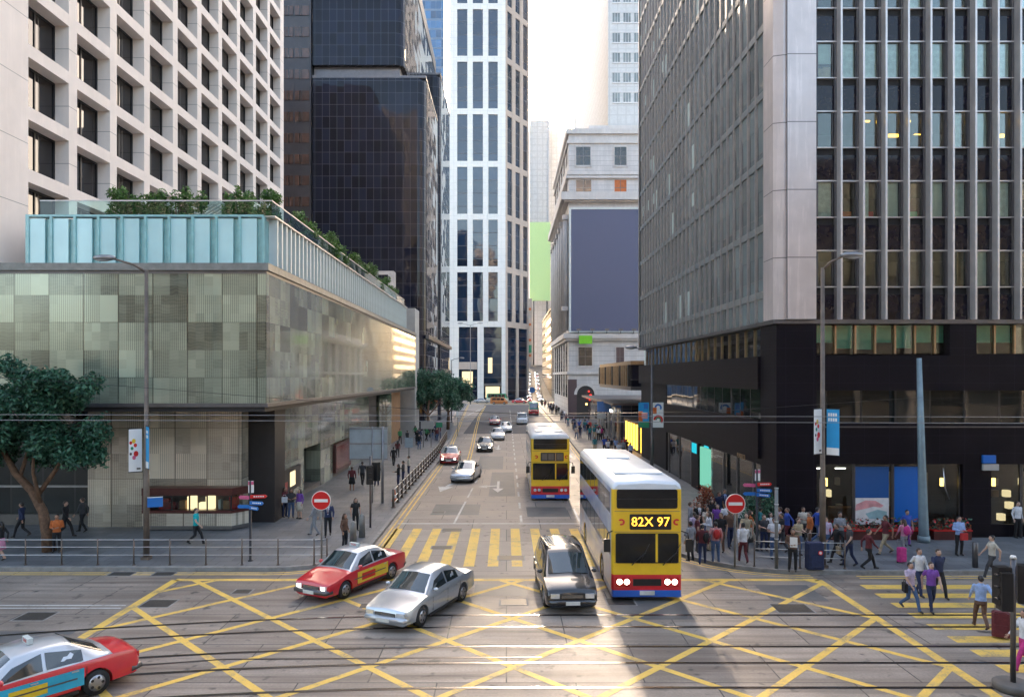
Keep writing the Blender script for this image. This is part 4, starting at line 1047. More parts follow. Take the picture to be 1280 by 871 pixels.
tag(MB().tube([(0,0,0),(0,0,1.),(0,0,1.05)],[.11,.11,.06],'alu_dark',12).build('bollard', loc=(XA(1219,29.6),29.6,.15)), 'dark bollard at the kerb beside the side crosswalk', 'bollard')
co = thing('traffic_cone','orange and white traffic cone beside the left kerb railing','cone',(G(493,629)[0],G(493,629)[1],.0))
q = MB(); q.tube([(0,0,.06),(0,0,.35)],[.19,.14],'orange',14); q.tube([(0,0,.351),(0,0,.55)],[.14,.1],'sign_white',14); q.tube([(0,0,.551),(0,0,.95)],[.1,.03],'orange',14); q.build('cone_body',co); q = MB(); q.box(-.24,.24,-.24,.24,.0,.06,'black_metal'); q.build('base',co)
# signals
def signal_head(t, x, y, z, rz, three=True, lit=None):
    q = MB(); q.box(-.17,.17,-.12,.14,-.48,.48,'black_metal'); h = q.build('signal_head', t, (x,y,z), rz)
    for k, dz in enumerate((.3,0,-.3)):
        q = MB(); q.tube([(0,-.12,dz),(0,-.13,dz)],.1,'lamp_green' if lit == k else 'dark_recess',12,False); q.tube([(-.0,-.2,dz+.1),(0,-.12,dz+.1)],.09,'black_metal',8,True,True,.25); q.build('lens', h)
    return h
ts = thing('traffic_signal','near traffic signal on a thick round base at the right edge','traffic light',(12.95,18.4,0))
q = MB(); q.tube([(0,0,0),(0,0,.16),(0,0,.2)],[.46,.46,.4],'stone_dark',24); q.build('base',ts); q = MB(); q.tube([(0,0,.2),(0,0,3.35)],.065,'alu_dark',12); q.tube([(0,0,3.35),(0,0,3.42)],[.08,.06],'sign_white',12); q.build('pole',ts)
signal_head(ts,-.26,.05,2.65,math.radians(180)); signal_head(ts,.27,.0,2.7,math.radians(60)); signal_head(ts,-.3,-.1,2.55,math.radians(-100))
t2 = thing('traffic_signal','traffic signal below the grey backed sign on the left pavement','traffic light',(G(463,659,.15)[0],G(463,659,.15)[1],.15))
q = MB(); q.tube([(0,0,0),(0,0,3.7)],.055,'alu_dark',10); q.build('pole',t2); signal_head(t2,.0,-.18,2.75,math.radians(20)); signal_head(t2,.3,.05,2.9,math.radians(150))
t3 = thing('traffic_signal','far traffic signal with blue plate before the white tower base','traffic light',(G(662,517,.15)[0]+.5,150,.0))
q = MB(); q.tube([(0,0,0),(0,0,5.8)],.07,'alu_dark',8); q.build('pole',t3); q = MB(); q.tube([(0,-.05,5.1),(0,-.12,5.1)],.62,'sign_blue',20,False); q.build('blue_disc',t3)
# big direction board seen from behind
bsn = thing('direction_board','large road direction board seen from its grey back on the left pavement','sign',(XA(465,44.6),44.6,.15))
q = MB(); zt, zb = ZA(534,44.6)-.15, ZA(575,44.6)-.15; xa_, xb_ = XA(437,44.6)-XA(465,44.6), XA(484,44.6)-XA(465,44.6)
q.box(xa_,xb_,.08,.11,zb,zt,'sign_back'); q.box(xa_,xb_,.04,.079,zt-.12,zt-.03,'metal_grey'); q.box(xa_,xb_,.04,.079,(zb+zt)/2-.05,(zb+zt)/2+.05,'metal_grey'); q.box(xa_,xb_,.04,.079,zb+.02,zb+.1,'metal_grey'); q.box(xa_-.03,xa_,.03,.13,zb,zt,'metal_grey'); q.box(xb_,xb_+.03,.03,.13,zb,zt,'metal_grey'); q.build('board',bsn)
for x in (.02,.66): q = MB(); q.tube([(x,0,0),(x,0,zt+.05)],.085 if x > .1 else .04,'metal_grey',10); q.build('post',bsn)
def board(label, px, pyb, py0, py1, wpx, m_, nm='notice_board', n=1):
    Y = 7.85*900/(pyb-470); t = thing(nm,label,'sign',(XA(px,Y),Y,.15)); q = MB(); W = wpx/F*Y; z0,z1 = ZA(py1,Y)-.15,ZA(py0,Y)-.15
    q.box(-W/2,W/2,-.03,.03,z0,z1,m_); q.build('board',t)
    for k in range(n):
        q = MB(); x = 0 if n == 1 else (-W*.3,W*.3)[k]; q.tube([(x,.06,0),(x,.06,z1)],.04,'pole_grey',8); q.build('post',t)
board('pale blank notice board on a post midway along the left pavement',511,583,547,559,10,'sign_back')
board('wide pale two post board beyond the notice board on the left pavement',534,559,527,536,16,'concrete_light','notice_board',2)
board('small green board above people at the left kerb railing',549,566,528,534,8,'minibus_green')
board('small round white sign near the far trees at the left kerb',572,545,514,521,4,'sign_white')
# overhead tram wires
for i,(pts) in enumerate(([(-40,23.6,6.8),(0,23.55,6.7),(40,23.5,6.62)],[(-40,20.7,6.8),(0,20.7,6.7),(40,20.7,6.55)],[(-40,29,9.1),(-17,28.5,7.75),(-4,28,6.75),(0.5,27.6,6.55)],[(XA(1152,34),33.9,7.0),(8,29,6.55),(0.5,27.6,6.55)],[(XA(1152,34),33.9,6.9),(30,26,5.9),(40,24,5.9)])):
    tag(MB().tube(pts,.009,'wire' if i > 1 else 'metal_grey',5).build('overhead_wire'), ('far tram wire strung level across the whole street','near tram wire strung level across the whole street','sagging span wire falling from the left above the podium soffit','span wire rising right to the teal tram pole','span wire falling right from the teal tram pole')[i], 'wire', 'overhead tram wires')
# ------------------------------------------------------------------ trees
def leaves(q, blobs, n, size, mt, rnd):
    vol = [b[3]*b[4]*b[5] for b in blobs]; tot = sum(vol)
    for b, v in zip(blobs, vol):
        for _ in range(int(n*v/tot)):
            d = Vector((rnd.gauss(0,1),rnd.gauss(0,1),rnd.gauss(0,1))).normalized(); r = rnd.random()**.42*(1+.16*rnd.gauss(0,1)*.6)
            c = Vector((b[0]+d.x*b[3]*r, b[1]+d.y*b[4]*r, b[2]+d.z*b[5]*r))
            nn = (d*.5+Vector((rnd.gauss(0,.6),rnd.gauss(0,.6),rnd.gauss(0,.6)+.5))).normalized(); e = nn.orthogonal().normalized(); e.rotate(Matrix.Rotation(rnd.random()*6.28,3,nn)); f = nn.cross(e)
            s = size*rnd.uniform(.6,1.25); e *= s; f *= s*.5; h = nn*s*.12
            q.add([c-e,c-f*.9+h,c+e,c+f*.9+h],[(0,1,2,3)],mt)
def tree(label, loc, trunk, limbs, blobs, n, size, seed, nm='street_tree', mt='leaf_tree', group='street trees'):
    t = thing(nm,label,'tree',loc,0,group); rnd = random.Random(seed)
    q = MB(); q.tube([p[:3] for p in trunk],[p[3] for p in trunk],'bark',10)
    for l in limbs: q.tube([p[:3] for p in l],[p[3] for p in l],'bark',7)
    q.build('trunk',t)
    bl = []
    for b in blobs:
        for _ in range(9):
            d = Vector((rnd.gauss(0,1),rnd.gauss(0,1),rnd.gauss(0,1))).normalized()*rnd.uniform(.45,.95); s = rnd.uniform(.28,.5)
            bl.append((b[0]+d.x*b[3],b[1]+d.y*b[4],b[2]+d.z*b[5],b[3]*s,b[4]*s,b[5]*s))
    q = MB(); leaves(q,bl,n,size,mt,rnd); q.build('crown',t); return t
tree('leafy street tree with leaning twisted trunk at the far left railing', (-20.6,32.3,.15),
     [(0.1,0,0,.3),(0,0,.8,.24),(-.2,0,1.8,.2),(-.75,.1,2.7,.18),(-1.5,.1,3.5,.15),(-2.1,.1,4.6,.1)],
     [[(-.5,0,2.4,.12),(.3,.2,3.7,.09),(1.,.3,5.,.05)],[(-1.3,.1,3.3,.1),(-1.2,.6,4.6,.07),(-.8,.9,6.5,.04)],[(-.3,0,2.1,.1),(-.45,-.3,3.6,.07),(-.2,-.6,5,.04)]],
     [(-1.6,0,6.4,2.6,2.,2.3),(.6,.1,5.6,2.1,1.7,2.2),(-3.2,.2,5.5,2.,1.7,2.3),(-.6,-.4,7.6,2.3,1.6,1.6),(.9,-.2,7.3,1.5,1.4,1.3),(1.3,0,4.4,1.4,1.2,1.2)], 30000, .125, 3)
for i,(x,y,s,lb) in enumerate(((-10.6,97,1.08,'nearest round street tree leaning over the left kerb'),(-8.6,106,1.05,'middle dark street tree in the far left row'),(-9.6,118,1.,'farthest street tree in the left row before the mirror tower'),(-13.6,99,1.12,'street tree close against the podium end on the left'))):
    tree(lb, (x,y,.15), [(0,0,0,.25),(.1,0,1.6,.2),(0,.1,3.2,.15),(.2,0,4.6,.1)], [[(0,0,2.4,.1),(1.4,0,4,.06),(2,.2,5,.03)],[(0,0,2.6,.1),(-1.4,.2,4.2,.06)]],
         [(0,0,5.9*s,3.2*s,2.8*s,2.1*s),(1.9*s,0,5.0*s,2.3*s,2*s,1.8*s),(-1.9*s,0,5.*s,2.2*s,2*s,1.8*s)], 8500, .22, 11+i)
# terrace planting
def shrub(label, x, y, z, blobs, n, size, seed, nm='terrace_shrub', pot=None):
    t = thing(nm,label,'shrub',(x,y,z),0,'shrubs on the roof terrace'); rnd = random.Random(seed)
    q = MB(); q.tube([(0,0,0),(.03,0,.5),(0,.03,.9)],[.06,.05,.03],'bark',6); q.tube([(0,0,.3),(.2,.1,.8)],[.03,.015],'bark',5); q.build('stem',t)
    bl = []
    for b in blobs:
        for _ in range(7):
            d = Vector((rnd.gauss(0,1),rnd.gauss(0,1),rnd.gauss(0,1))).normalized()*rnd.uniform(.4,.95); s = rnd.uniform(.3,.55); bl.append((b[0]+d.x*b[3],b[1]+d.y*b[4],b[2]+d.z*b[5],b[3]*s,b[4]*s,b[5]*s))
    q = MB(); leaves(q,bl,n,size,'leaf_hedge',rnd); q.build('foliage',t); return t
tag(MB().box(-23,-12.2,35.4,81.5,15.602,15.7,'concrete_light').build('roof_deck', loc=(0,0,0)), 'pale deck floor of the planted roof terrace', 'deck')
for i,(px0,px1,py,lb) in enumerate(((140,190,248,'long low hedge clump at the left behind the terrace glass'),(186,253,246,'long low hedge clump beside the terrace pergola'),(275,312,252,'low hedge clump between pergola and the rounded terrace shrub'))):
    Y = 36.6; w_ = XA(px1,Y)-XA(px0,Y); shrub(lb,(XA(px0,Y)+XA(px1,Y))/2,Y,15.7,[(x*w_*.25,0,.8,w_*.22,.8,.95) for x in (-1.5,-.5,.5,1.5)],3200,.1,30+i)
shrub('tall rounded bush at the terrace corner against the hotel',XA(328,40),40,15.7,[(0,0,1.9,1.,.9,.9),(.3,0,1.2,.9,.8,.8),(-.2,.1,.9,.7,.7,.7)],3600,.11,40)
for i,Y in enumerate((43.5,47.5,51,54.5,58,62,66,70,74.5)):
    shrub(('nearest','second','third','fourth','fifth','sixth','seventh','eighth','farthest')[i]+' clipped bush along the street edge of the roof terrace',-12.3,Y,15.7,[(0,0,.95,1.,1.5,1.1),(0.1,.8,.75,.9,1.2,.9)],2800,.12,50+i)
pg = thing('terrace_pergola','small slatted pergola roof showing above the terrace hedges','pergola',(XA(268,39),40.5,15.7))
q = MB()
for k in range(7): q.extr([(-1.6,1.0),(0,1.9),(1.6,1.0),(1.5,.95),(0,1.8),(-1.5,.95)],(0,-1.2+k*.4,0),(1,0,0),(0,0,1),(0,.08,0),'concrete_light')
for k in range(4): q.box(-1.4+k*.35,-1.33+k*.35,-1.25,1.3,1.12+k*.2,1.17+k*.2,'concrete_light'); q.box(1.33-k*.35,1.4-k*.35,-1.25,1.3,1.12+k*.2,1.17+k*.2,'concrete_light')
q.build('roof',pg)
for x,y in ((-1.4,-1.1),(1.4,-1.1),(-1.4,1.2),(1.4,1.2)): q = MB(); q.box(x-.05,x+.05,y-.05,y+.05,0,1.05,'concrete_light'); q.build('post',pg)
def gshrub(label, px, py, Y, mt, s, seed, H=1.2):
    t = thing('potted_plant',label,'plant',(XA(px,Y),Y,.15)); rnd = random.Random(seed); q = MB(); q.tube([(0,0,0),(0,0,.4)],[.2,.28],'stone_dark',12); q.build('pot',t)
    q = MB(); leaves(q,[(0,0,.4+H*.35,s,s,H*.4),(.1,0,.4+H*.75,s*.8,s*.8,H*.35)],900,.09,mt,rnd); q.build('foliage',t)
gshrub('rust coloured leafy plant by the street side shop doors',880,655,37.6,'leaf_flower',.6,71,1.7)
gshrub('green leafy plant between finger signpost and bare grey pole',958,678,34.0,'leaf_tree',.45,72,1.9)
gshrub('green leafy plant just left of the right finger signpost',936,676,34.2,'leaf_tree',.4,73,1.8)
# ------------------------------------------------------------------ vehicles
def loft(key, W, cabin, mb_m, roof_m):
    """key: (y, zbottom, zbelt, ztop, widthscale, topwidth) -> body mesh data"""
    secs = []
    for y,zb,zl,zt,ws,wt in key:
        w = W/2*ws; t = W/2*wt
        secs.append([(0,zb),(.8*w,zb),(.97*w,zb+.08),(w,zb+.25),(w,max(zb+.3,zl-.12)),(.955*w,zl),(max(t,.3*w),max(zl+.012,zt-.075)),(.86*t,zt-.015),(0,zt+.02)])
    q = MB(); n = 9; vs = []
    for (y,*_),s in zip(key,secs):
        for x,z in s: vs.append((x,y,z))
        for x,z in s: vs.append((-x,y,z))
    a_, b_ = cabin; fb, fr = [], []
    for i in range(len(key)-1):
        ym = (key[i][0]+key[i+1][0])/2
        for k in range(n-1):
            p, r = i*2*n+k, (i+1)*2*n+k
            (fr if (k >= 5 and a_ < ym < b_) else fb).extend([(p,r,r+1,p+1),(p+n,p+n+1,r+n+1,r+n)])
    N = len(key)-1
    fb.append(tuple(range(n))+tuple(2*n-1-k for k in range(1,n-1))); e = N*2*n
    fb.append(tuple(e+k for k in range(n))[::-1]+tuple(e+n+k for k in range(1,n-1)))
    q.add(vs, fb, mb_m, True); q2 = len(fb); i = q.mi(roof_m)
    for f in fr: q.f.append(f); q.m.append(i); q.smooth.append(True)
    return q, secs
def finish(q, name, arches, W, r, parent, depth=.3):
    me = q.mesh(name); fix(me)
    o = link(me, name)
    c = MB()
    for y in arches:
        for s in (-1,1): c.tube([(s*(W/2-depth),y,r),(s*(W/2+.3),y,r)],r+.055,'black_metal',22,False)
    cm = c.mesh('cut'); fix(cm); co_ = link(cm,'cut')
    md = o.modifiers.new('b','BOOLEAN'); md.operation = 'DIFFERENCE'; md.object = co_; md.solver = 'EXACT'
    bpy.context.view_layer.update(); m2 = evalmesh(o, name)
    bpy.data.objects.remove(co_); bpy.data.objects.remove(o)
    m2.set_sharp_from_angle(angle=math.radians(38))
    return link(m2, name, parent)
def wheels(t, W, ys, r, tw=.21):
    for y in ys:
        for s in (-1,1):
            q = MB(); x0, x1 = s*(W/2-.015-tw), s*(W/2-.015)
            q.tube([(x0,0,0),(x0+s*.02,0,0),(x1-s*.03,0,0),(x1,0,0)],[r*.9,r,r,r*.93],'rubber',24); o = q.build('wheel', t, (0,y,r))
            q = MB(); q.tube([(x1-s*.02,0,0),(x1+s*.006,0,0),(x1+s*.008,0,0)],[r*.64,r*.62,r*.25],'hub',16)
            for k in range(5):
                g_ = k*1.2566; q.tube([(x1+s*.004,math.cos(g_)*r*.42,math.sin(g_)*r*.42),(x1+s*.0095,math.cos(g_)*r*.42,math.sin(g_)*r*.42)],r*.12,'dark_recess',8,False)
            q.build('rim', o)
PROF = {
 'sedan': dict(L=4.7,W=1.74,r=.32,ax=(-1.5,1.3),cab=(-1.2,1.75),key=[(-2.36,.3,.56,.6,.8,.7),(-2.3,.2,.66,.69,.9,.78),(-2.0,.19,.72,.76,.97,.83),(-1.15,.19,.88,.93,1,.86),(-.42,.19,.91,1.42,1,.7),(.1,.19,.92,1.47,1,.72),(.75,.19,.93,1.43,1,.7),(1.55,.19,.94,1.0,.99,.82),(2.1,.2,.9,.95,.95,.8),(2.3,.22,.84,.88,.9,.76),(2.36,.35,.62,.66,.84,.7)],ws=(-1.15,-.42),rw=(.75,1.55),sw=[(-.75,.12),(.2,1.0)]),
 'coupe': dict(L=4.5,W=1.76,r=.33,ax=(-1.4,1.3),cab=(-1.3,1.9),key=[(-2.25,.32,.52,.55,.74,.6),(-2.15,.2,.62,.66,.88,.74),(-1.8,.18,.72,.78,.97,.82),(-1.1,.18,.86,.93,1,.86),(-.2,.18,.9,1.38,1,.68),(.35,.18,.92,1.44,1,.7),(.9,.18,.93,1.38,1,.68),(1.7,.18,.95,1.08,.98,.74),(2.1,.2,.9,.98,.93,.74),(2.25,.35,.68,.74,.84,.66)],ws=(-1.1,-.2),rw=(.9,1.7),sw=[(-.55,.3),(.36,1.15)]),
 'mpv': dict(L=4.75,W=1.82,r=.34,ax=(-1.5,1.4),cab=(-1.45,2.36),key=[(-2.38,.34,.58,.63,.8,.7),(-2.3,.2,.72,.77,.92,.8),(-2.0,.18,.84,.9,.98,.84),(-1.4,.18,.98,1.06,1,.87),(-.5,.18,1.02,1.68,1,.76),(.2,.18,1.04,1.8,1,.78),(1.5,.18,1.05,1.78,1,.78),(2.15,.2,1.05,1.68,.98,.74),(2.36,.25,1.0,1.2,.95,.8),(2.38,.35,.7,.8,.9,.76)],ws=(-1.4,-.5),rw=(2.15,2.36),sw=[(-.8,.1),(.18,1.15),(1.22,2.0)]),
 'van': dict(L=4.9,W=1.8,r=.33,ax=(-1.55,1.4),cab=(-2.3,2.44),key=[(-2.45,.34,.7,.78,.85,.78),(-2.4,.2,.85,.95,.95,.86),(-2.2,.18,1.0,1.12,1,.88),(-1.5,.18,1.06,1.85,1,.84),(-1.1,.18,1.08,1.95,1,.86),(2.1,.18,1.08,1.95,1,.86),(2.4,.2,1.05,1.85,.98,.82),(2.45,.3,.8,.95,.95,.85)],ws=(-2.2,-1.5),rw=(2.4,2.44),sw=[(-1.45,-.5),(-.4,.7),(.8,1.9)]),
 'minibus': dict(L=6.6,W=2.05,r=.36,ax=(-2.2,1.9),cab=(-3.2,3.28),key=[(-3.3,.36,.85,1.0,.88,.82),(-3.25,.25,1.05,1.2,.96,.9),(-3.1,.22,1.2,1.4,1,.92),(-2.7,.22,1.25,2.5,1,.9),(-2.3,.22,1.25,2.65,1,.92),(2.9,.22,1.25,2.65,1,.92),(3.25,.25,1.2,2.5,.98,.88),(3.3,.4,1.,1.2,.95,.88)],ws=(-3.1,-2.7),rw=(3.25,3.28),sw=[(-2.5,-1.5),(-1.4,-.4),(-.3,.7),(.8,1.8),(1.9,2.8)]),
}
def refine(P):
    """monotone cubic stations between the key ones, straight across the screens"""
    K = P['key']; n = len(K); m_ = len(K[0]); h = [K[i+1][0]-K[i][0] for i in range(n-1)]; out = []
    T = []
    for c in range(m_):
        s = [(K[i+1][c]-K[i][c])/h[i] for i in range(n-1)]
        T.append([s[0]]+[0 if s[i-1]*s[i] <= 0 else 2*s[i-1]*s[i]/(s[i-1]+s[i]) for i in range(1,n-1)]+[s[-1]])
    for i in range(n-1):
        out.append(K[i]); y0, y1 = K[i][0], K[i+1][0]
        if (y0,y1) in (P['ws'],P['rw']) or h[i] < .15: continue
        for f in (.25,.5,.75):
            H = (2*f**3-3*f**2+1, f**3-2*f**2+f, -2*f**3+3*f**2, f**3-f**2)
            out.append((y0+h[i]*f,)+tuple(H[0]*K[i][c]+H[1]*h[i]*T[c][i]+H[2]*K[i+1][c]+H[3]*h[i]*T[c][i+1] for c in range(1,m_)))
    return out+[K[-1]]
def sect(key, secs, y):
    for (a,sa),(b,sb) in zip(zip(key,secs),list(zip(key,secs))[1:]):
        if a[0]-1e-6 <= y <= b[0]+1e-6:
            t = (y-a[0])/(b[0]-a[0]); return [(p[0]+(q[0]-p[0])*t, p[1]+(q[1]-p[1])*t) for p,q in zip(sa,sb)]
def car(name, label, cat, kind, loc, rz, body, roof=None, lights=False, group=None, taxi=False, extra=None, plate='plate_white'):
    P = PROF[kind]; W, K0, key = P['W'], P['key'], refine(P); t = thing(name,label,cat,loc,rz,group)
    q, secs = loft(key, W, P['cab'], body, roof or body); b = finish(q,'body',P['ax'],W,P['r'],t)
    def strip_glass(nm, ya, yb, m_):
        A, B = sect(key,secs,ya), sect(key,secs,yb); g_ = MB(); rows = []
        for f in (.07,.5,.93):
            r_ = []
            for k, sc in ((6,.93),(7,1.),(8,1.)):
                pa, pb = A[k], B[k]; r_.append((sc*(pa[0]+(pb[0]-pa[0])*f), ya+(yb-ya)*f, pa[1]+(pb[1]-pa[1])*f))
            full = [(-x,y,z) for x,y,z in r_[:2]]+[r_[2]]+r_[1::-1]; rows.append(full)
        d = Vector((0,-1 if ya < 0 else 1,.9)).normalized()*.014
        vs = [tuple(Vector(p)+d) for r_ in rows for p in r_]
        fs = [(i*5+j,i*5+j+1,(i+1)*5+j+1,(i+1)*5+j) for i in range(2) for j in range(4)]
        g_.add(vs,fs,m_,True); me = g_.mesh(nm); o = link(me,nm,t); return o
    strip_glass('windscreen', *P['ws'], 'windscreen'); strip_glass('rear_window', *P['rw'], 'car_glass')
    for a, b_ in P['sw']:
        for s in (-1,1):
            g_ = MB(); vs = []
            for y in (a,b_):
                S_ = sect(key,secs,y)
                for f in (.1,.9): vs.append((s*(S_[5][0]+(S_[6][0]-S_[5][0])*f+.012), y, S_[5][1]+(S_[6][1]-S_[5][1])*f+.004))
            g_.add(vs,[(0,1,3,2)],'car_glass'); g_.build('window',t)
            hy = b_-.2; S_ = sect(key,secs,hy); g_ = MB(); g_.box(s*(S_[4][0]-.01),s*(S_[4][0]+.02),hy-.08,hy+.08,S_[4][1]-.06,S_[4][1]-.03,'steel_bright'); g_.build('door_handle',t)
    g0 = [P['sw'][0][0]-.1]+[(u[1]+v[0])/2 for u,v in zip(P['sw'],P['sw'][1:])]+[P['sw'][-1][1]+.06]
    for s in (-1,1):
        for y in g0:
            S_ = sect(key,secs,y); g_ = MB(); g_.box(s*(W/2-.02),s*(W/2+.0025),y-.008,y+.008,.34,S_[4][1],'black_metal'); g_.build('panel_gap',t)
        g_ = MB(); g_.box(s*(W/2-.02),s*(W/2+.004),P['ax'][0]+.42,P['ax'][1]-.42,.2,.29,'black_metal'); g_.build('sill',t)
        g_ = MB(); g_.box(s*(W/2-.02),s*(W/2+.008),P['ax'][0]+.45,P['ax'][1]-.45,.56,.6,'alu_dark' if taxi else body); g_.build('side_moulding',t)
    wheels(t,W,P['ax'],P['r'])
    yf = key[0][0]; zl = K0[1][2]
    for s in (-1,1):
        g_ = MB(); g_.box(s*W*.24,s*W*.405,yf-.02,yf+.22,zl-.19,zl-.04,'lamp_clear'); h = g_.build('headlight',t)
        if lights: q = MB(); q.box(s*W*.27,s*W*.36,yf-.03,yf-.021,zl-.16,zl-.07,'headlamp_on'); q.build('bulb',h)
        g_ = MB(); zr = K0[-2][2]; g_.box(s*W*.25,s*W*.41,key[-1][0]-.16,key[-1][0]+.02,zr-.2,zr-.06,'lamp_red'); g_.build('tail_light',t)
        g_ = MB(); ym = P['ws'][0]+.38; S_ = sect(key,secs,ym); x = s*(S_[5][0]+.1); g_.ell((x,ym,S_[5][1]+.1),(.1,.06,.07),body,10,6); g_.build('mirror',t)
    g_ = MB(); g_.box(-W*.21,W*.21,yf-.015,yf+.2,zl-.19,zl-.07,'black_metal'); [g_.box(-W*.2,W*.2,yf-.022,yf-.014,zl-.17+.035*k,zl-.158+.035*k,'steel_bright') for k in range(3)]; g_.build('grille',t)
    for y0, y1, d in ((yf-.05,yf+.22,-1),(key[-1][0]-.22,key[-1][0]+.05,1)):
        g_ = MB(); zb = .3; w_ = W*.44; g_.tube([(-w_,(y0 if d>0 else y1),zb+.1),(-w_*.9,(y1 if d>0 else y0)-d*.03,zb+.1),(0,(y1 if d>0 else y0),zb+.1),(w_*.9,(y1 if d>0 else y0)-d*.03,zb+.1),(w_,(y0 if d>0 else y1),zb+.1)],.09,'alu_dark' if taxi else body,8); g_.build('bumper',t)
    for y,d in ((yf-.145,-1),(key[-1][0]+.145,1)): g_ = MB(); g_.box(-.24,.24,y-.006,y+.006,.34,.46,plate if d < 0 else 'plate_yellow'); g_.build('number_plate',t)
    if taxi:
        g_ = MB(); z = K0[5][3]+.02; g_.box(-.2,.2,-.02,.1,z,z+.13,'fin_white'); o = g_.build('roof_sign',t); lettering('TAXI',.11,'sign_red',(0,-.026,z+.065),FRONT,o,'roof_lettering',.002)
    if extra: extra(t, key, secs, W)
    return t
def door_ad(m1, m2, s):
    def f(t, key, secs, W):
        g_ = MB(); x = s*(W/2+.004); g_.box(x-s*.01,x,-.85,1.0,.38,.8,m1); g_.box(x,x+s*.003,-.6,.2,.45,.7,m2); g_.build('door_advert',t)
    return f
R_ = math.radians
# heading rz: 0 drives towards the camera, positive turns its nose to the viewer's right
car('taxi','red taxi with silver roof and yellow door advert turning left off the zebra bars','taxi','sedan',(-5.85,27.6,0),R_(-27),'taxi_red','taxi_silver',True,'taxis',True,door_ad('ad_yellow','sign_red',1))
car('silver_car','large silver grey saloon car turning across the yellow box beside the red taxi','car','sedan',(-2.85,24.75,0),R_(-24),'car_silver',None,False,'cars on the street')
car('black_people_carrier','black people carrier driving at the camera in front of the double decker','car','mpv',(2.1,26.6,0),R_(3),'car_black',None,False,'cars on the street')
car('taxi','red taxi with silver roof and blue door advert cut off at the bottom left corner','taxi','sedan',(-11.75,17.6,0),R_(-40),'taxi_red','taxi_silver',False,'taxis',True,door_ad('ad_cyan','ad_yellow',1))
car('silver_car','rounded silver coupe straddling the lane left of the far bus','car','coupe',(-3.1,55.8,0),R_(-8),'car_silver',None,False,'cars on the street')
car('taxi','red taxi waiting at the left kerb beyond the silver coupe','taxi','sedan',(-5.2,67.2,0),0,'taxi_red','taxi_silver',True,'taxis',True)
car('grey_car','dark grey saloon car behind the kerbside taxi by the double yellow line','car','sedan',(-2.3,77.8,0),0,'car_dark',None,True,'cars on the street')
car('silver_car','pale silver saloon car following the dark grey saloon','car','sedan',(-1.1,91.5,0),0,'car_silver',None,False,'cars on the street')
car('white_car','small white car half hidden behind the pale silver saloon','car','coupe',(-.1,104,0),0,'car_white',None,False,'cars on the street')
car('taxi','distant red taxi with pale roof beyond the small white car','taxi','sedan',(-1.9,119,0),0,'taxi_red','taxi_silver',False,'taxis',True)
car('white_van','white van driving ahead of the green roofed minibus','van','van',(2.6,121,0),0,'car_white')
car('minibus','cream and red minibus with green roof coming down the far street','minibus','minibus',(5.6,150,0),0,'taxi_red','minibus_green')
car('minibus','green roofed minibus crossing the far junction sideways','minibus','minibus',(XA(622,224),222,0),R_(78),'minibus_cream','minibus_green')
car('truck','orange lorry crossing the far junction in front of the green minibus','truck','van',(XA(624,205),205,0),R_(82),'truck_orange')
car('taxi','red taxi crossing the far junction beside the white tower base','taxi','sedan',(XA(650,212),212,0),R_(70),'taxi_red','taxi_silver',False,'taxis',True)
car('grey_car','grey saloon car crossing the far junction at its left end','car','sedan',(XA(602,215),214,0),R_(95),'car_grey')
# hill traffic: too small for parts, one mesh each
hm = {}
for c in ('car_white','taxi_red','car_silver','car_dark','car_grey'):
    P = PROF['sedan']; q, secs = loft(P['key'],P['W'],P['cab'],c,'car_glass'); 
    q.box(-.6,.6,-.4,.75,1.42,1.49,c)
    for s in (-1,1): q.box(s*.42,s*.72,-2.4,-2.2,.5,.64,'headlamp_on')
    hm[c] = q.mesh('hill_car'); fix(hm[c])
hr = random.Random(4)
hc = ['car_white','taxi_red','car_silver','car_white','car_dark','car_silver','taxi_red','car_white','car_grey','car_silver','car_white','car_silver','taxi_red','car_white','car_grey','car_white']
for i, c in enumerate(hc):
    y = 228+(i//2)*13; x, z = hill(y); x2, z2 = hill(y+4); o = link(hm[c],'hill_car',None,(x+(-1.8 if i%2 else 1.6),y,z+.02)); o.rotation_euler = (math.atan2(z2-z,4)*1.,0,-math.atan2(x2-x,4))
    cn = {'car_white':'white car','taxi_red':'red taxi','car_silver':'silver car','car_dark':'black car','car_grey':'grey car'}[c]
    tag(o,'tiny distant '+cn+' queued on the uphill street beyond the junction','car','cars queued up the hill street')

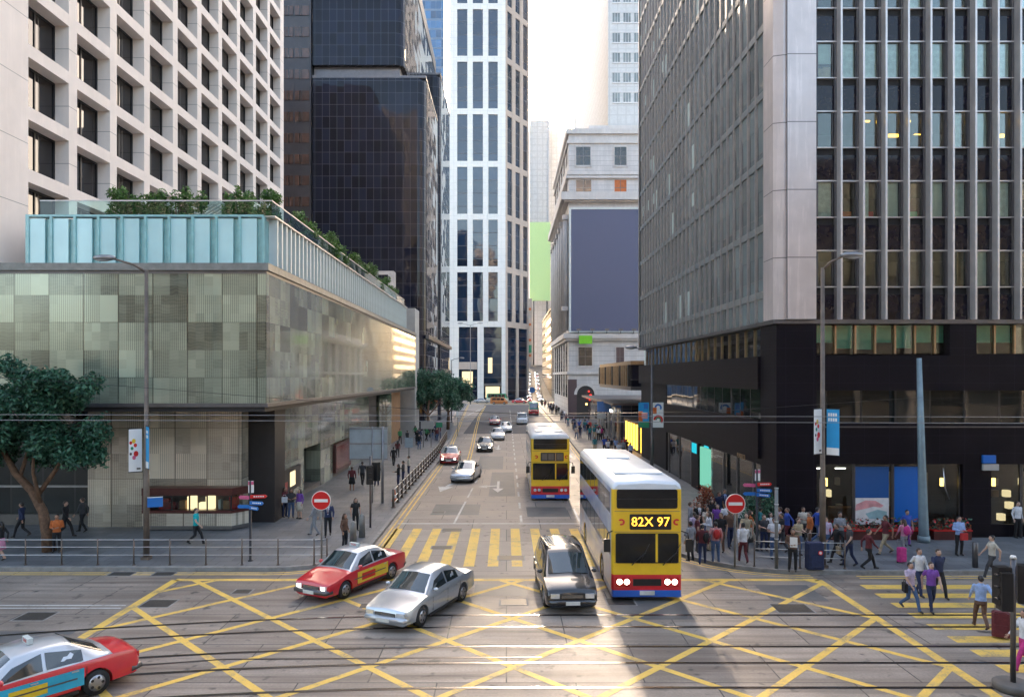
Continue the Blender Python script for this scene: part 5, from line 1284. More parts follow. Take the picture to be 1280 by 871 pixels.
# double deckers
def ad_mat(n, cols):
    m, nt, out = _new(n); P, x, y, z = pos(nt)
    tc = nd(nt,'ShaderNodeTexCoord'); mp = nd(nt,'ShaderNodeMapping'); nt.links.new(tc.outputs['Object'],mp.inputs[0]); mp.inputs['Scale'].default_value = (.2,.28,.5)
    f = noise(nt, mp.outputs[0], 1.2, 2); princ(nt,out,ramp(nt,f,[(.28,cols[0]),(.42,cols[1]),(.55,cols[2]),(.7,cols[3])]),.3,0,.5,.6)
ad_mat('bus_ad_blue',[(.4,.38,.46),(.2,.27,.45),(.42,.48,.6),(.5,.36,.3)])
ad_mat('bus_ad_pale',[(.45,.4,.4),(.4,.42,.42),(.28,.33,.34),(.42,.4,.36)])
def bus(label, loc, side, disp, lit):
    L, W, H = 11.2, 2.5, 4.3; t = thing('double_decker_bus',label,'bus',loc,0,'double decker buses')
    zz = [.16,.4,.95,1.4,3.05,3.98]; half = lambda sx,dz: [(0,.16)]+[(W/2*sx,z) for z in zz]+[(W/2*sx*.97,4.14+dz),(W/2*sx*.86,4.26+dz),(0,4.31+dz)]
    ys = [(-5.6,.955,-.12),(-5.54,.985,-.05),(-5.4,1.,0),(5.5,1.,0),(5.6,.97,-.06)]
    q = MB(); vs = []; n = len(half(1,0))
    for y,sx,dz in ys:
        h = half(sx,dz); vs += [(x,y,z) for x,z in h]+[(-x,y,z) for x,z in h]
    fl = {}
    def put(f,m_): fl.setdefault(m_,[]).append(f)
    def zone(k, front):
        if k == 1: return 'bus_blue'
        if k == 2: return 'bus_red' if front else side
        if k >= 6: return 'bus_white'
        return 'bus_yellow' if front else side
    for i in range(4):
        fr = i < 2
        for k in range(n-1):
            p, r = i*2*n+k, (i+1)*2*n+k; m_ = zone(k,fr); put((p,r,r+1,p+1),m_); put((p+n,p+n+1,r+n+1,r+n),m_)
    for e, fr in ((0,True),(4*2*n,False)):
        for k in range(n-1):
            if k == 0: continue
            f = (e+k,e+k+1,e+n+k+1,e+n+k); put(f if e == 0 else f[::-1], zone(k,True))
    put((0,1,n+1),'bus_blue'); e = 8*n; put((e,e+n+1,e+1),'bus_blue')
    q.v = vs
    for m_, fs in fl.items():
        i = q.mi(m_)
        for f in fs: q.f.append(f); q.m.append(i); q.smooth.append(True)
    finish(q,'body',(-2.9,3.1),W,.5,t,.4); wheels(t,W,(-2.9,3.1),.5,.3)
    def panel(nm, x0,x1,z0,z1, m_, d=.03, p=None, r=.07):
        g_ = MB(); pts = []
        for cx_,cz_,a0 in ((x1-r,z0+r,-90),(x1-r,z1-r,0),(x0+r,z1-r,90),(x0+r,z0+r,180)):
            pts += arc(cx_,cz_,r,a0,a0+90,4)
        g_.extr(pts,(0,-5.6-d,0),(1,0,0),(0,0,1),(0,d+.05,0),m_); return g_.build(nm,p or t)
    panel('upper_windscreen',-1.08,1.08,3.3,3.98,'bus_glass',.02); panel('display',-.62,.86,2.55,3.1,'black_metal',.02,None,.04)
    lw = panel('lower_windscreen',-1.12,1.12,1.36,2.42,'bus_glass',.02)
    g_ = MB(); g_.box(.3,.38,-5.628,-5.621,1.4,2.4,'bus_yellow'); g_.box(-1.09,1.09,-5.628,-5.621,3.62,3.66,'black_metal'); g_.build('pillar',t)
    for x in (-.55,.55): g_ = MB(); g_.tube([(x,-5.65,1.3),(x+.5,-5.65,1.75)],.018,'black_metal',6); g_.tube([(x+.3,-5.66,1.4),(x+.62,-5.66,2.05)],.012,'black_metal',6); g_.build('wiper',t)
    if disp:
        o = lettering(disp,.46,'display_orange',(.12,-5.63,2.82),FRONT,t,'display_lettering',.002)
    else:
        g_ = MB(); g_.box(.3,.37,-5.63,-5.621,2.58,3.07,'bronze'); [g_.box(-.55+.42*k,-.2+.42*k,-5.63,-5.621,2.62,3.03,'alu_dark') for k in range(2)]; g_.box(.42,.8,-5.63,-5.621,2.62,3.03,'alu_dark'); g_.build('display_panel',t)
    for s in (-1,1):   # curled marks either side of the display
        g_ = MB(); cx_ = .12+s*.93*1. if s > 0 else -.92
        for k in range(8):
            a, b = R_(40+k*32), R_(40+(k+1)*32); g_.add([(cx_+rr*math.cos(tt)*s,-5.627,2.82+rr*math.sin(tt)*.9) for rr,tt in ((.06,a),(.13,a),(.13,b),(.06,b))],[(0,1,2,3)],'bus_red')
        g_.build('emblem',t)
        g_ = MB(); g_.box(s*.62,s*1.12,-5.63,-5.5,.53,.85,'lamp_red'); h = g_.build('headlight',t)
        for k in range(2): g_ = MB(); x = s*(.72+.26*k); g_.tube([(x,-5.63,.7),(x,-5.64,.7)],[.1,.09],'headlamp_on' if lit else 'lamp_clear',12,False); g_.build('bulb',h)
        g_ = MB(); g_.tube([(s*1.18,-5.5,2.5),(s*1.42,-5.72,2.45),(s*1.45,-5.74,2.2)],.025,'black_metal',6); g_.box(s*1.33,s*1.56,-5.8,-5.7,1.8,2.25,'black_metal'); g_.build('mirror',t)
        for z0,z1 in ((3.06,3.8),(1.55,2.32)):
            for k in range(7):
                y0 = -5.1+k*1.5; 
                if k == 0 and z0 < 2 and s < 0: y0 = -5.1
                g_ = MB(); g_.box(s*1.24,s*1.262,y0,y0+1.38,z0,z1,'car_glass'); g_.build('window',t)
        g_ = MB(); g_.box(s*1.24,s*1.256,-5.3,5.5,2.38,2.98,'bus_white' if s > 0 else side); g_.build('advert_panel',t)
    for z in (1.38,2.47,3.2): g_ = MB(); g_.box(-1.16,1.16,-5.612,-5.59,z-.008,z+.008,'stone_dark'); g_.build('panel_seam',t)
    g_ = MB(); g_.box(-.5,.5,-5.625,-5.59,.56,.8,'black_metal'); g_.build('grille',t)
    g_ = MB(); g_.box(-.26,.26,-5.66,-5.6,.24,.38,'plate_white'); g_.build('number_plate',t)
    g_ = MB(); g_.box(-.9,.9,-4,-3.,4.3,4.36,'bus_white'); g_.build('roof_hatch',t); g_ = MB(); g_.box(-.5,.5,1,2.2,4.31,4.38,'bus_white'); g_.build('roof_hatch',t)
    return t
bus('near double decker bus with amber lit number display entering the junction',(5.0,31.2,0),'bus_ad_blue','82X 97',True)
bus('farther double decker bus with dark blank display in the middle lane',(2.82,51.8,0),'bus_ad_pale',None,False)

# ------------------------------------------------------------------ people
def V(*a): return Vector(a)
POSES = {
 'stand': dict(kl=V(.1,-.03,.49),al=V(.11,.02,.085),kr=V(-.1,-.01,.49),ar=V(-.12,.03,.085),el=V(.25,.05,1.14),wl=V(.25,-.04,.89),er=V(-.25,.05,1.14),wr=V(-.25,-.04,.89)),
 'walk': dict(kl=V(.09,-.2,.5),al=V(.09,-.3,.1),kr=V(-.09,.0,.48),ar=V(-.09,.34,.2),el=V(.24,.18,1.15),wl=V(.22,.18,.9),er=V(-.24,-.1,1.14),wr=V(-.22,-.28,.95)),
 'walk2': dict(kl=V(.09,.04,.48),al=V(.09,.24,.15),kr=V(-.09,-.14,.5),ar=V(-.09,-.2,.09),el=V(.25,-.06,1.14),wl=V(.23,-.22,.93),er=V(-.25,.14,1.15),wr=V(-.24,.12,.9)),
 'hold': dict(kl=V(.1,-.03,.49),al=V(.1,.02,.085),kr=V(-.1,-.01,.49),ar=V(-.13,.0,.085),el=V(.24,.03,1.14),wl=V(.1,-.26,1.16),er=V(-.24,.03,1.14),wr=V(-.1,-.26,1.14)),
 'pull': dict(kl=V(.09,-.18,.5),al=V(.09,-.27,.1),kr=V(-.09,.0,.48),ar=V(-.09,.3,.18),el=V(.24,-.08,1.14),wl=V(.22,-.26,.95),er=V(-.26,.2,1.17),wr=V(-.3,.34,.95)),
}
PB = {}
def hand(q, w, e, side):
    d = (w-e).normalized(); f = V(0,-1,0); f = (f-d*f.dot(d)).normalized(); n = d.cross(f)*1.0
    p = w+d*.05; out = []
    for k in range(4):
        o = f*(.03-.02*k); L = (.068,.076,.07,.055)[k]; b = w+d*.085+o
        out.append([b, b+d*L*.5-n*side*.006, b+d*L*.95-n*side*.024])
    tb = w+d*.03+f*.035; out.append([tb, tb+d*.03+f*.022, tb+d*.062+f*.024])
    return out
def base_body(pose):
    if pose in PB: return PB[pose]
    P = POSES[pose]; hl, hr_ = V(.09,0,.88), V(-.09,0,.88); sl, sr = V(.185,.01,1.4), V(-.185,.01,1.4); seg = []
    q = MB()
    def limb(a, b, ra, rb, reg, ell=1.):
        q.tube([a,a.lerp(b,.5),b],[ra,(ra+rb)/2*1.02,rb],'bark',10,True,True,ell); q.ell(tuple(a),(ra,)*3,'bark',10,6); q.ell(tuple(b),(rb,)*3,'bark',10,6); seg.append((a,b,(ra+rb)/2,reg))
    rings = [(.80,.155,.115,.01),(.9,.168,.125,.005),(1.0,.155,.112,0),(1.1,.15,.108,0),(1.22,.168,.118,-.005),(1.33,.185,.115,0),(1.41,.165,.095,.01),(1.45,.09,.07,.012),(1.5,.055,.058,.01)]
    vs = []; 
    for z,a,b,yo in rings:
        for k in range(14): g_ = 2*math.pi*k/14; vs.append((a*math.cos(g_),yo+b*math.sin(g_),z))
    fs = [(i*14+k,i*14+(k+1)%14,(i+1)*14+(k+1)%14,(i+1)*14+k) for i in range(8) for k in range(14)]+[tuple(range(13,-1,-1)),tuple(8*14+k for k in range(14))]
    q.add(vs,fs,'bark',True)
    for s,h,k,a in ((1,hl,P['kl'],P['al']),(-1,hr_,P['kr'],P['ar'])):
        limb(h,k,.088,.066,'thigh'); limb(k,a,.064,.05,'shin')
        fd = V(0,-1,-.04 if a.z < .12 else -.55).normalized(); q.tube([a-V(0,0,.03)-fd*.05,a-V(0,0,.03)+fd*.08,a-V(0,0,.045)+fd*.16],[.042,.042,.032],'bark',8); seg.append((a-V(0,0,.035),a-V(0,0,.045)+fd*.16,.04,'foot'))
    for s,sh,e,w in ((1,sl,P['el'],P['wl']),(-1,sr,P['er'],P['wr'])):
        limb(sh,e,.057,.045,'uarm'); limb(e,w,.043,.03,'farm'); d = (w-e).normalized()
        q.tube([w-d*.01,w+d*.04,w+d*.09],[.026,.04,.034],'bark',8,True,True,.55); seg.append((w,w+d*.12,.04,'hand'))
    q.tube([V(0,.01,1.44),V(0,0,1.54)],[.06,.052],'bark',10); seg.append((V(0,.01,1.47),V(0,0,1.55),.05,'head'))
    def hd(d):
        x,y,z = d; return (x*.076*(1-.12*max(0,-z)), y*.096-.012-(.014 if (y < -.85 and abs(x) < .35 and -.35 < z < .1) else 0)-.006*max(0,-z), 1.6+z*.118)
    q.ell((0,0,0),(1,1,1),'bark',20,14,hd); seg.append((V(0,0,1.56),V(0,0,1.66),.085,'head'))
    q.tube([V(0,-.098,1.63),V(0,-.124,1.585),V(0,-.1,1.578)],[.008,.015,.01],'bark',6)
    for s in (-1,1): q.ell((s*.078,.005,1.6),(.012,.022,.034),'bark',8,6)
    seg.append((V(0,0,.95),V(0,0,1.36),.13,'torso'))
    me = q.mesh('bodyraw'); fix(me); o = link(me,'bodyraw'); md = o.modifiers.new('r','REMESH'); md.mode = 'VOXEL'; md.voxel_size = .017; md.use_smooth_shade = True
    m2 = o.modifiers.new('s','SMOOTH'); m2.iterations = 2; m2.factor = .4
    bpy.context.view_layer.update(); em = evalmesh(o,'b'); bpy.data.objects.remove(o)
    vv = [tuple(v.co) for v in em.vertices]; ff = [tuple(p.vertices) for p in em.polygons]; bpy.data.meshes.remove(em)
    PB[pose] = (vv, ff, seg, P); return PB[pose]
SLOT = ['skin_a','cl_white','cl_black','cl_shoe','cl_white','hair_black','lip']
mat('skin_a',(.46,.27,.19),.5,var=.05); mat('skin_b',(.36,.2,.13),.5,var=.05); mat('skin_c',(.55,.35,.26),.5,var=.05); mat('lip',(.3,.1,.09),.5); mat('hair_black',(.012,.01,.01),.35,var=.3,scale=20); mat('hair_brown',(.05,.025,.015),.4,var=.3,scale=20); mat('cl_shoe',(.02,.018,.017),.45)
CC = dict(white=(.66,.67,.7),black=(.012,.012,.014),navy=(.02,.03,.08),denim=(.06,.11,.22),blue=(.03,.08,.38),sky=(.3,.42,.68),turq=(.0,.4,.42),grey=(.25,.26,.28),dkgrey=(.05,.05,.055),maroon=(.12,.02,.025),red=(.5,.03,.03),orange=(.5,.13,.03),pink=(.6,.25,.36),hotpink=(.55,.04,.22),purple=(.2,.07,.36),khaki=(.38,.31,.2),cream=(.55,.5,.42),brown=(.13,.07,.045),green=(.05,.25,.1),lilac=(.52,.42,.55),teal=(.03,.2,.22),check=(.5,.24,.24))
for k, c in CC.items(): mat('cl_'+k,c,.85,var=.22,scale=9)
PM = {}
def body_mesh(pose, sleeve, legs, suit):
    key = (pose,sleeve,legs,suit)
    if key in PM: return PM[key]
    vv, ff, seg, P = base_body(pose); q = MB(); idx = []
    for f in ff:
        c = Vector((0,0,0))
        for i in f: c += Vector(vv[i])
        c /= len(f); best = None
        for a,b,r,reg in seg:
            d = b-a; t = max(0,min(1,(c-a).dot(d)/d.length_squared)); dist = (c-(a+d*t)).length/r
            if best is None or dist < best[0]: best = (dist,reg,t)
        _, reg, t = best; s = 1
        if reg == 'head': s = 0 if c.z > 1.46 else 1
        elif reg == 'hand': s = 0
        elif reg == 'farm': s = 1 if sleeve == 'long' and t < .97 else 0
        elif reg == 'uarm': s = 1 if sleeve == 'long' or t < .62 else 0
        elif reg == 'torso': s = 1 if c.z > .93 else 2
        elif reg == 'thigh': s = 2 if (legs != 'short' or t < .8) else 0
        elif reg == 'shin': s = 2 if legs == 'long' else 0
        elif reg == 'foot': s = 3
        if reg in ('torso','uarm') and s == 1 and suit and c.y < -.04 and abs(c.x) < .015+.06*max(0,(c.z-1.05)/.4) and c.z > 1.05: s = 4
        if reg == 'thigh' and c.z > .93: s = 1
        idx.append(s)
    q.v = list(vv); q.f = list(ff); q.m = idx; q.mats = list(SLOT); q.smooth = [True]*len(ff)
    for e,w,sd in ((P['el'],P['wl'],1),(P['er'],P['wr'],-1)):
        for ch in hand(q,w,e,sd): q.tube(ch,[.0098,.009,.0075],'skin_a',6)
    for s in (-1,1): q.ell((s*.03,-.1,1.612),(.013,.006,.007),'cl_white' if 0 else 'hair_black',8,5)
    q.box(-.022,.022,-.108,-.1,1.54,1.547,'lip')
    for s in (-1,1): q.box(s*.018,s*.045,-.104,-.094,1.634,1.64,'hair_black')
    me = q.mesh('person_body'); PM[key] = me; return me
def hair_mesh(kind):
    q = MB()
    def h(d):
        x,y,z = d; return (x*.086, y*.102+.008+(.012 if z < -.2 else 0), 1.622+z*.108)
    vs0 = len(q.v); q.ell((0,0,0),(1,1,1),'hair_black',16,12,h)
    # hairline: pull the face-side low part inside the head
    for i in range(vs0,len(q.v)):
        x,y,z = q.v[i]
        if y < -.045 and z < 1.655: q.v[i] = (x*.75, y*.45, z)
        if z < 1.56 and kind == 'short': q.v[i] = (x*.8, y*.8+.01, max(z,1.53))
    if kind == 'long':
        q.tube([(0,.05,1.66),(0,.085,1.55),(0,.1,1.42),(0,.1,1.28)],[.07,.088,.085,.05],'hair_black',12,True,True,.5)
        for s in (-1,1): q.tube([(s*.07,-.0,1.66),(s*.085,-.01,1.54),(s*.085,-.03,1.4)],[.025,.03,.015],'hair_black',8)
    if kind == 'bun': q.ell((0,.12,1.64),(.045,.045,.045),'hair_black',10,8)
    return q.mesh('hair')
HM = {k: hair_mesh(k) for k in ('short','long','bun')}
sk = MB(); sk.tube([(0,0,.99),(0,0,.9),(0,0,.7),(0,0,.5)],[.155,.175,.205,.23],'cl_black',18,True,True,.8); SKM = sk.mesh('skirt')
def setm(o, i, m_): o.material_slots[i].link = 'OBJECT'; o.material_slots[i].material = MATS[m_]
prn = random.Random(21)
def person(label, x, y, z, rz, pose, top, bot, hair='short', sleeve='long', legs='long', suit=None, h=1.7, skin=None, group=None, shoe='cl_shoe'):
    sc = h/1.72; t = thing('person',label,'person',(x,y,z),R_(rz),group); t.scale = (sc*prn.uniform(.97,1.08),sc*1.03,sc)
    lg = 'short' if legs == 'short' else ('skirt' if legs == 'skirt' else 'long')
    o = link(body_mesh(pose,sleeve,lg,bool(suit)),'body',t)
    setm(o,0,skin or prn.choice(['skin_a','skin_b','skin_c'])); setm(o,1,'cl_'+top); setm(o,2,'cl_'+bot); setm(o,3,shoe)
    if suit: setm(o,4,'cl_'+suit)
    hh = link(HM[hair],'hair',t); setm(hh,0,prn.choice(['hair_black','hair_black','hair_brown']))
    if legs == 'skirt': s = link(SKM,'skirt',t); setm(s,0,'cl_'+bot)
    if suit and suit != top: q = MB(); q.extr([(-.012,.33),(.012,.33),(.022,.05),(0,0),(-.022,.05)],(0,-.128,1.07),(1,0,0),(0,0,1),(0,.012,0),'cl_maroon'); q.build('necktie',t)
    return t
def pp(label, px, py, rz, pose, top, bot, hair='short', z=.15, **k):
    x, y = G(px,py,z); return person(label,x,y,z,rz,pose,top,bot,hair,**k)
def bag(label, px, py, z, hgt, kind, m_, rz=0, dx=0, dy=0, dz=0):
    """loose luggage: suitcase stands on the ground, the rest hang at a height"""
    x, y = G(px,py,z); x += dx; y += dy
    if kind == 'suitcase':
        t = thing('suitcase',label,'suitcase',(x,y,z),R_(rz)); W, D, H = .42*hgt/.7, .26*hgt/.7, hgt
        q = MB(); q.prism([(-W/2+.05,-D/2),(W/2-.05,-D/2),(W/2,-D/2+.05),(W/2,D/2-.05),(W/2-.05,D/2),(-W/2+.05,D/2),(-W/2,D/2-.05),(-W/2,-D/2+.05)],.06,H,m_); q.prism([(-W/2+.08,-D/2+.03),(W/2-.08,-D/2+.03),(W/2-.03,D/2-.05),(-W/2+.03,D/2-.05)],H,H+.03,m_); q.box(-W*.35,W*.35,-D/2-.03,-D/2,.15,H*.55,m_); q.build('case',t)
        q = MB(); q.tube([(-W*.3,D*.35,H),(-W*.3,D*.4,H+.35),(W*.3,D*.4,H+.35),(W*.3,D*.35,H)],.012,'metal_grey',6); q.build('handle',t)
        for sx in (-1,1): q = MB(); q.tube([(sx*W*.36-.02,D*.3,.045),(sx*W*.36+.02,D*.3,.045)],.045,'rubber',12); q.build('wheel',t)
        return t
    t = thing(kind,label,'bag',(x,y,z+dz),R_(rz))
    if kind == 'backpack':
        q = MB(); q.ell((0,0,0),(.15,.09,.21),m_,14,10); q.ell((0,.07,-.05),(.11,.05,.1),m_,12,8); q.build('pack',t)
        for s in (-1,1): q = MB(); q.tube([(s*.09,-.05,.18),(s*.1,-.14,.2),(s*.11,-.27,.1),(s*.1,-.26,-.05),(s*.1,-.08,-.15)],.014,m_,6); q.build('strap',t)
    else:
        q = MB(); q.prism([(-.15,-.05),(.15,-.05),(.16,0),(.15,.05),(-.15,.05),(-.16,0)],-.3,0,m_); q.build('pouch',t)
        q = MB(); q.tube([(-.1,0,-.01),(-.06,0,.12),(.06,0,.12),(.1,0,-.01)],.01,m_,6); q.build('handle',t)
    return t
# left pavement
pp('person in a turquoise T-shirt striding right past the lit display window',245,681,90,'walk','turq','black',sleeve='short',h=1.72)
pp('person in dark top at the far left of the trio by the podium poster case',356,646,60,'stand','maroon','navy',h=1.66)
pp('long haired person in jeans holding a white bag in the trio by the poster case',364,647,20,'hold','dkgrey','denim','long',sleeve='short',h=1.62)
bag('white shopping bag held by the long haired person in jeans',360,647,.15,0,'handbag','cl_white',0,-.1,-.3,1.2)
pp('person in pale skirt at the right of the trio by the poster case',374.5,648,-30,'stand','purple','cream','long',legs='skirt',h=1.64)
pp('person in pale grey clothes walking left behind the left no entry sign',393,669,-90,'walk2','grey','grey','short',h=1.68)
pp('person in dark suit with open white shirt right of the left no entry sign',410,670,10,'walk2','navy','black',suit='white',h=1.76)
pp('long haired person in black dress standing beyond the left bollards',444.5,663,30,'stand','black','black','long',sleeve='short',h=1.66)
pp('long haired person in a dark brown coat right behind the left railing end',431,686,70,'stand','brown','black','long',h=1.62)
pp('person in maroon coat and long black skirt below the grey sign back',440,613,180,'stand','maroon','black','bun',legs='skirt',h=1.66)
pp('person in dark jacket walking beside the person in the maroon coat',453,607,180,'walk','dkgrey','black',h=1.74)
pp('person in dark clothes half hidden by the left traffic signal',471,607,0,'hold','black','navy',h=1.72)
for i,(px,py,tp_,hr_) in enumerate(((498,609,'black','long'),(504,604,'dkgrey','short'),(511,596,'cream','short'))):
    pp(('long haired person in black leaning at the kerb railing near the traffic cone','person in grey top between two others at the kerb railing','person in a cream top at the kerb railing farthest of three')[i],px,py,-90,'hold',tp_,'navy',hr_,h=1.66)
pp('person in black walking away midway along the left pavement',492,583,180,'walk','black','black',h=1.72)
pp('person in dark red top farther along the left pavement',497,572,180,'walk2','maroon','dkgrey','long',h=1.66)
pp('person in white shirt far along the left pavement near the small boards',521,556,0,'walk','white','navy',h=1.7)
lf_ = random.Random(31)
for i in range(16):
    px = lf_.choice([500,507,515,524,528,540,545,549,553,557,560,563]); py = lf_.uniform(545,566) if px < 530 else lf_.uniform(546,560)
    x, y = G(px,py,.15)
    if x > -7.3-(y-70)*.036 or x < -13: x = lf_.uniform(-12.3,-8.2)
    person('tiny dark dressed pedestrian in the distant crowd on the left pavement under the trees',x,y,.15,lf_.choice([0,180,150,20]),lf_.choice(['walk','stand','walk2']),lf_.choice(['black','navy','maroon','dkgrey','purple','green']),lf_.choice(['black','navy','denim']),lf_.choice(['short','long']),h=lf_.uniform(1.6,1.78),group='distant crowd on the left pavement')
# far left under the tree
pp('person in dark jacket walking left at the left edge behind the tree trunk',27,672,-90,'walk','navy','black',h=1.72)
pp('person in an orange top standing just right of the leaning tree trunk',71,690,20,'hold','orange','black',h=1.7)
pp('person in black walking right behind the person in orange',82,671,90,'walk','black','black',h=1.76)
pp('person in a pink skirt cut off by the left edge behind the railing',1,700,-90,'walk2','black','pink','long',legs='skirt',h=1.65)
pp('person in black coat walking by the podium front left of the ribbed panels',103,665,-90,'walk2','dkgrey','black',h=1.74)
# right pavement
RP = [
 ('person in grey tweed jacket and black trousers nearest the front of the bus',863,701,-150,'stand','grey','black','short',dict(h=1.7)),
 ('person in dark maroon hoodie and jeans beside the grey jacket',878,705,160,'walk2','maroon','navy','short',dict(h=1.68)),
 ('person in pink checked shirt and jeans with a red backpack seen from behind',894.5,702,180,'stand','check','denim','short',dict(h=1.7)),
 ('person in white shirt and dark trousers walking away past the right no entry sign',929,704,175,'walk','white','maroon','short',dict(h=1.72)),
 ('person in white shirt and black trousers left of the right no entry sign',908,674,180,'stand','white','black','short',dict(h=1.76,sleeve='short')),
 ('person in white T-shirt behind the right no entry sign pole',927,670,180,'walk2','white','navy','short',dict(h=1.7,sleeve='short')),
 ('person in black suit with dark tie and folded arms in the right corner crowd',874,673,0,'hold','black','black','short',dict(h=1.76,suit='white')),
 ('long haired person in patterned pale top beside the black suit',884,676,0,'walk','cream','denim','long',dict(h=1.64,sleeve='short')),
 ('person in purple top in the middle of the right corner crowd',897,672,-20,'stand','purple','black','long',dict(h=1.64,sleeve='short')),
 ('person in pale grey shirt closest to the near bus side in the corner crowd',863,672,90,'walk2','grey','grey','short',dict(h=1.74)),
 ('person in blue shirt and tie standing by the street side shop door',906,652,0,'stand','navy','black','short',dict(h=1.76,suit='sky')),
 ('person in orange red top walking behind the finger signpost',938,682,90,'walk','orange','cream','long',dict(h=1.64,sleeve='short')),
 ('person in teal top walking right of the finger signpost',951,678,90,'walk2','teal','grey','short',dict(h=1.68)),
 ('person in purple and blue jacket walking left of the granite corner',984,680,-90,'walk','blue','maroon','short',dict(h=1.7)),
 ('person in mauve top walking behind the suited paper reader',975,677,-90,'walk2','lilac','dkgrey','short',dict(h=1.66)),
 ('person in dark brown suit reading a white paper inside the right railing',991,714,-20,'hold','brown','black','short',dict(h=1.72)),
 ('person in blue shirt with tan bag left of the right street lamp',1022,680,90,'walk','blue','denim','short',dict(h=1.72,sleeve='short')),
 ('person in rust orange shirt left of the right street lamp',1012,684,-90,'stand','orange','brown','short',dict(h=1.64)),
 ('person in black with a tan bag just right of the right street lamp',1046,703,-90,'walk','black','black','short',dict(h=1.64)),
 ('person in dark grey T-shirt and jeans walking left before the dark shop window',1062,707,-90,'walk2','dkgrey','navy','short',dict(h=1.76,sleeve='short')),
 ('person in maroon shirt striding right on the right pavement',1086,712,90,'walk','maroon','black','short',dict(h=1.66)),
 ('person in dark red top and khaki trousers walking before the blue posters',1107,693,-90,'walk','maroon','khaki','short',dict(h=1.74,sleeve='short')),
 ('person in blue patterned blouse standing below the bright blue poster',1134,682,0,'stand','blue','purple','bun',dict(h=1.66,sleeve='short')),
 ('person in pink top carrying a hot pink backpack left of the teal pole',1130,694,-170,'walk2','pink','grey','long',dict(h=1.6)),
 ('person in pale blue shirt holding a red bag right of the teal tram pole',1199,694,0,'hold','sky','black','short',dict(h=1.72)),
 ('person in beige top walking left past the kerb bollard',1240,722,-100,'walk','cream','dkgrey','short',dict(h=1.66,sleeve='short')),
 ('person in white shirt with dark strap standing by the right shop door',1272,672,10,'stand','white','black','short',dict(h=1.78)),
 ('person in white shirt and cap walking behind the pair on the side crosswalk',1149,744,10,'walk2','white','navy','short',dict(h=1.72,z=0.)),
 ('person in pale pink shirt at the left of the side crosswalk pair',1138,763,15,'walk','lilac','denim','short',dict(h=1.66,z=0.,sleeve='short')),
 ('person in purple shirt at the right of the side crosswalk pair',1164,764,-5,'walk2','purple','navy','short',dict(h=1.68,z=0.,sleeve='short')),
 ('person in dark navy jacket walking behind the purple shirt on the side crosswalk',1173,746,0,'walk','navy','black','short',dict(h=1.74,z=0.)),
 ('person in light blue shirt and brown trousers crossing away while pulling a dark suitcase',1226,786,165,'pull','sky','brown','short',dict(h=1.7,z=0.)),
 ('person in white top cut off by the right edge beside the near signal',1281,838,-90,'walk','white','hotpink','long',dict(h=1.66,z=0.)),
]
for l,px,py,rz,po,tp_,bt,hr_,k in RP: pp(l,px,py,rz,po,tp_,bt,hr_,**k)
bag('red checked backpack on the back of the pink checked shirt',894.5,702,.15,0,'backpack','cl_red',0,0,-.16,1.2)
bag('hot pink backpack carried left of the teal tram pole',1131,694,.15,0,'backpack','cl_hotpink',0,0,-.17,1.12)
bag('black shoulder pack on the dark maroon hoodie',881,705,.15,0,'backpack','cl_black',0,0.02,-.17,1.15)
bag('red bag held in front of the pale blue shirt',1199,694,.15,0,'handbag','cl_red',0,0,-.33,1.05)
bag('tan bag carried beside the right street lamp',1044,703,.15,0,'handbag','cl_khaki',90,0,-.3,.75)
bag('tan bag under the arm of the blue shirt by the granite corner',1025,680,.15,0,'handbag','cl_khaki',20,.1,-.28,1.2)
bag('black bag at the hip of the pale pink shirt on the side crosswalk',1131,763,0,0,'handbag','cl_black',80,0,0,.95)
sc_ = bag('large navy suitcase with round red badge inside the right railing',1018,712,.15,1.1,'suitcase','cl_navy',0)
q = MB(); q.tube([(.14,-.245,.75),(.14,-.255,.75)],.09,'sign_red',16,False); q.tube([(.14,-.2551,.75),(.14,-.258,.75)],.055,'sign_white',16,False); q.build('badge',sc_)
bag('hot pink suitcase standing left of the crosswalk walkers',1127,703,.15,.62,'suitcase','cl_hotpink',10)
bag('dark plum suitcase pulled by the light blue shirt on the side crosswalk',1251,797,0,.78,'suitcase','cl_maroon',-30)
x,y = G(991,714,.15); tag(MB().box(-.14,.14,-.006,.006,-.2,.2,'sign_white').build('sheet_of_paper',loc=(x-.1,y-.34,1.4),rz=-.3),'white sheet of paper held by the suited reader','paper')
# more of the corner crowd
cr_ = random.Random(9); tops = ['white','grey','black','sky','navy','maroon','cream','lilac','dkgrey','khaki','brown','white','black']
wh = ['bus front','side shop door','no entry sign','leafy plants','finger signpost','granite corner']
spots = [(868,684,0),(872,690,0),(886,688,1),(890,664,1),(901,690,2),(912,684,2),(899,656,1),(919,662,2),(933,690,2),(941,668,3),(955,688,4),(963,684,4),(968,698,4),(977,690,5),(998,694,5),(1004,676,5),(1032,692,5),(1050,688,5)]
look = set()
for i,(px,py,k) in enumerate(spots):
    while True:
        tp_ = cr_.choice(tops); bt = cr_.choice(['black','navy','denim','khaki','dkgrey','brown'])
        if (tp_,bt) not in look: look.add((tp_,bt)); break
    hr_ = cr_.choice(['short','long','short','bun']); rz = cr_.choice([0,20,180,160,90,-90,-30]); po = cr_.choice(['stand','walk','walk2','hold'])
    nm = lambda q_: {'dkgrey':'charcoal','sky':'pale blue','lilac':'lilac','cream':'cream','denim':'blue jeans'}.get(q_,q_)
    pp(('person' if hr_ == 'short' else 'long haired person' if hr_ == 'long' else 'bun haired person')+' in '+nm(tp_)+' top and '+(nm(bt) if bt == 'denim' else nm(bt)+' trousers')+' by the '+wh[k],px,py,rz,po,tp_,bt,hr_,h=cr_.uniform(1.6,1.78),sleeve=cr_.choice(['short','long']))
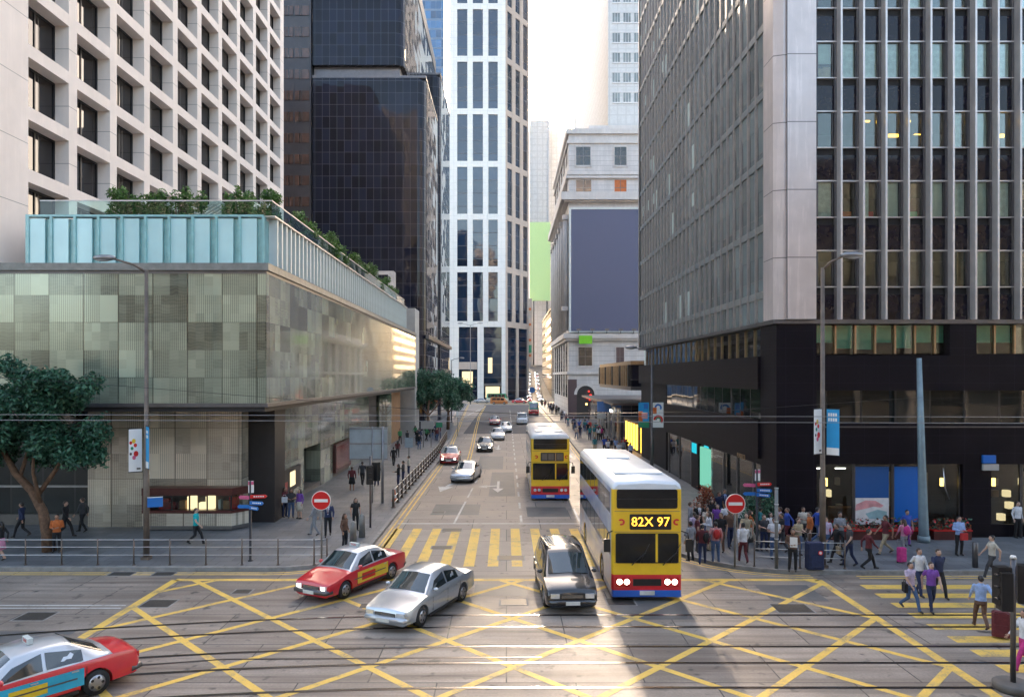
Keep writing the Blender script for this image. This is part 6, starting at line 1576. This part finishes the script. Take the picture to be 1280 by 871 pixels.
# far right crowd
fr_ = random.Random(77)
for i in range(34):
    y = fr_.uniform(66,112); x = fr_.uniform(8.4,12.6)
    person('pedestrian in the distant crowd on the right pavement beside the buses',x,y,.15,fr_.choice([0,180,170,10,-20]),fr_.choice(['walk','stand','walk2']),fr_.choice(['red','navy','white','green','sky','black','hotpink','grey','cream','blue','teal']),fr_.choice(['black','navy','denim','khaki']),fr_.choice(['short','long']),h=fr_.uniform(1.58,1.78),sleeve=fr_.choice(['short','long']),group='distant crowd on the right pavement')
for i in range(22):
    y = fr_.uniform(118,198); x = fr_.uniform(9.3,11.0)
    person('tiny pedestrian in the farthest crowd before the classical building',x,y,.15,fr_.choice([0,180]),fr_.choice(['walk','stand']),fr_.choice(['black','navy','dkgrey','white','maroon']),fr_.choice(['black','navy']),'short',h=fr_.uniform(1.6,1.78),group='farthest crowd on the right pavement')
# ------------------------------------------------------------------ air, light, camera
HAZE = 0.00005
m, nt, out = _new('haze_air'); pv = nd(nt,'ShaderNodeVolumePrincipled'); pv.inputs['Color'].default_value = (.93,.95,1,1); pv.inputs['Density'].default_value = HAZE; pv.inputs['Anisotropy'].default_value = .35
nt.links.new(pv.outputs[0], out.inputs['Volume'])
if HAZE: tag(MB().box(-3100,3100,-600,9100,-2.2,232,'haze_air').build('haze'),None,None,None,'stuff')
W_ = bpy.data.worlds.new('World'); S.world = W_; W_.use_nodes = True; nt = W_.node_tree; nt.nodes.clear()
sky = nt.nodes.new('ShaderNodeTexSky'); sky.sky_type = 'NISHITA'; sky.sun_disc = False
EL, AZ = R_(21.0), math.atan(.036)
sky.sun_elevation = EL; sky.sun_rotation = AZ; sky.air_density = 1.; sky.dust_density = 4.; sky.ozone_density = 1.
bg = nt.nodes.new('ShaderNodeBackground'); bg.inputs[1].default_value = .15; wo = nt.nodes.new('ShaderNodeOutputWorld')
nt.links.new(mixc(nt,1.,sky.outputs[0],(1.,.905,.81),'MULTIPLY'),bg.inputs[0]); nt.links.new(bg.outputs[0],wo.inputs[0])
sl = bpy.data.lights.new('sun','SUN'); sl.energy = 2.; sl.angle = R_(2.6); sl.color = (1.,.8,.6); so = bpy.data.objects.new('sun',sl); COL.objects.link(so)
dv = Vector((math.sin(AZ)*math.cos(EL),math.cos(AZ)*math.cos(EL),math.sin(EL))); so.rotation_mode = 'QUATERNION'; so.rotation_quaternion = dv.to_track_quat('Z','Y'); so.location = (20,-30,90)
cam = bpy.data.cameras.new('camera'); co2 = bpy.data.objects.new('camera',cam); COL.objects.link(co2); S.camera = co2
co2.location = (0,0,CH); co2.rotation_euler = (math.pi/2,0,0); cam.sensor_width = 36.; cam.lens = 36.*F/1280; cam.shift_x = (640-VX)/1280; cam.shift_y = (VY-435.5)/1280; cam.clip_start = .3; cam.clip_end = 12000
S.view_settings.view_transform = 'Standard'; S.view_settings.look = 'None'; S.view_settings.gamma = 1.; S.view_settings.use_curve_mapping = False
S.view_settings.exposure = 2.85
S.cycles.use_denoising = True; S.cycles.max_bounces = 7; S.cycles.diffuse_bounces = 3; S.cycles.glossy_bounces = 4; S.cycles.transparent_max_bounces = 12; S.cycles.volume_bounces = 0; S.cycles.caustics_reflective = False; S.cycles.caustics_refractive = False; S.cycles.sample_clamp_indirect = 6.
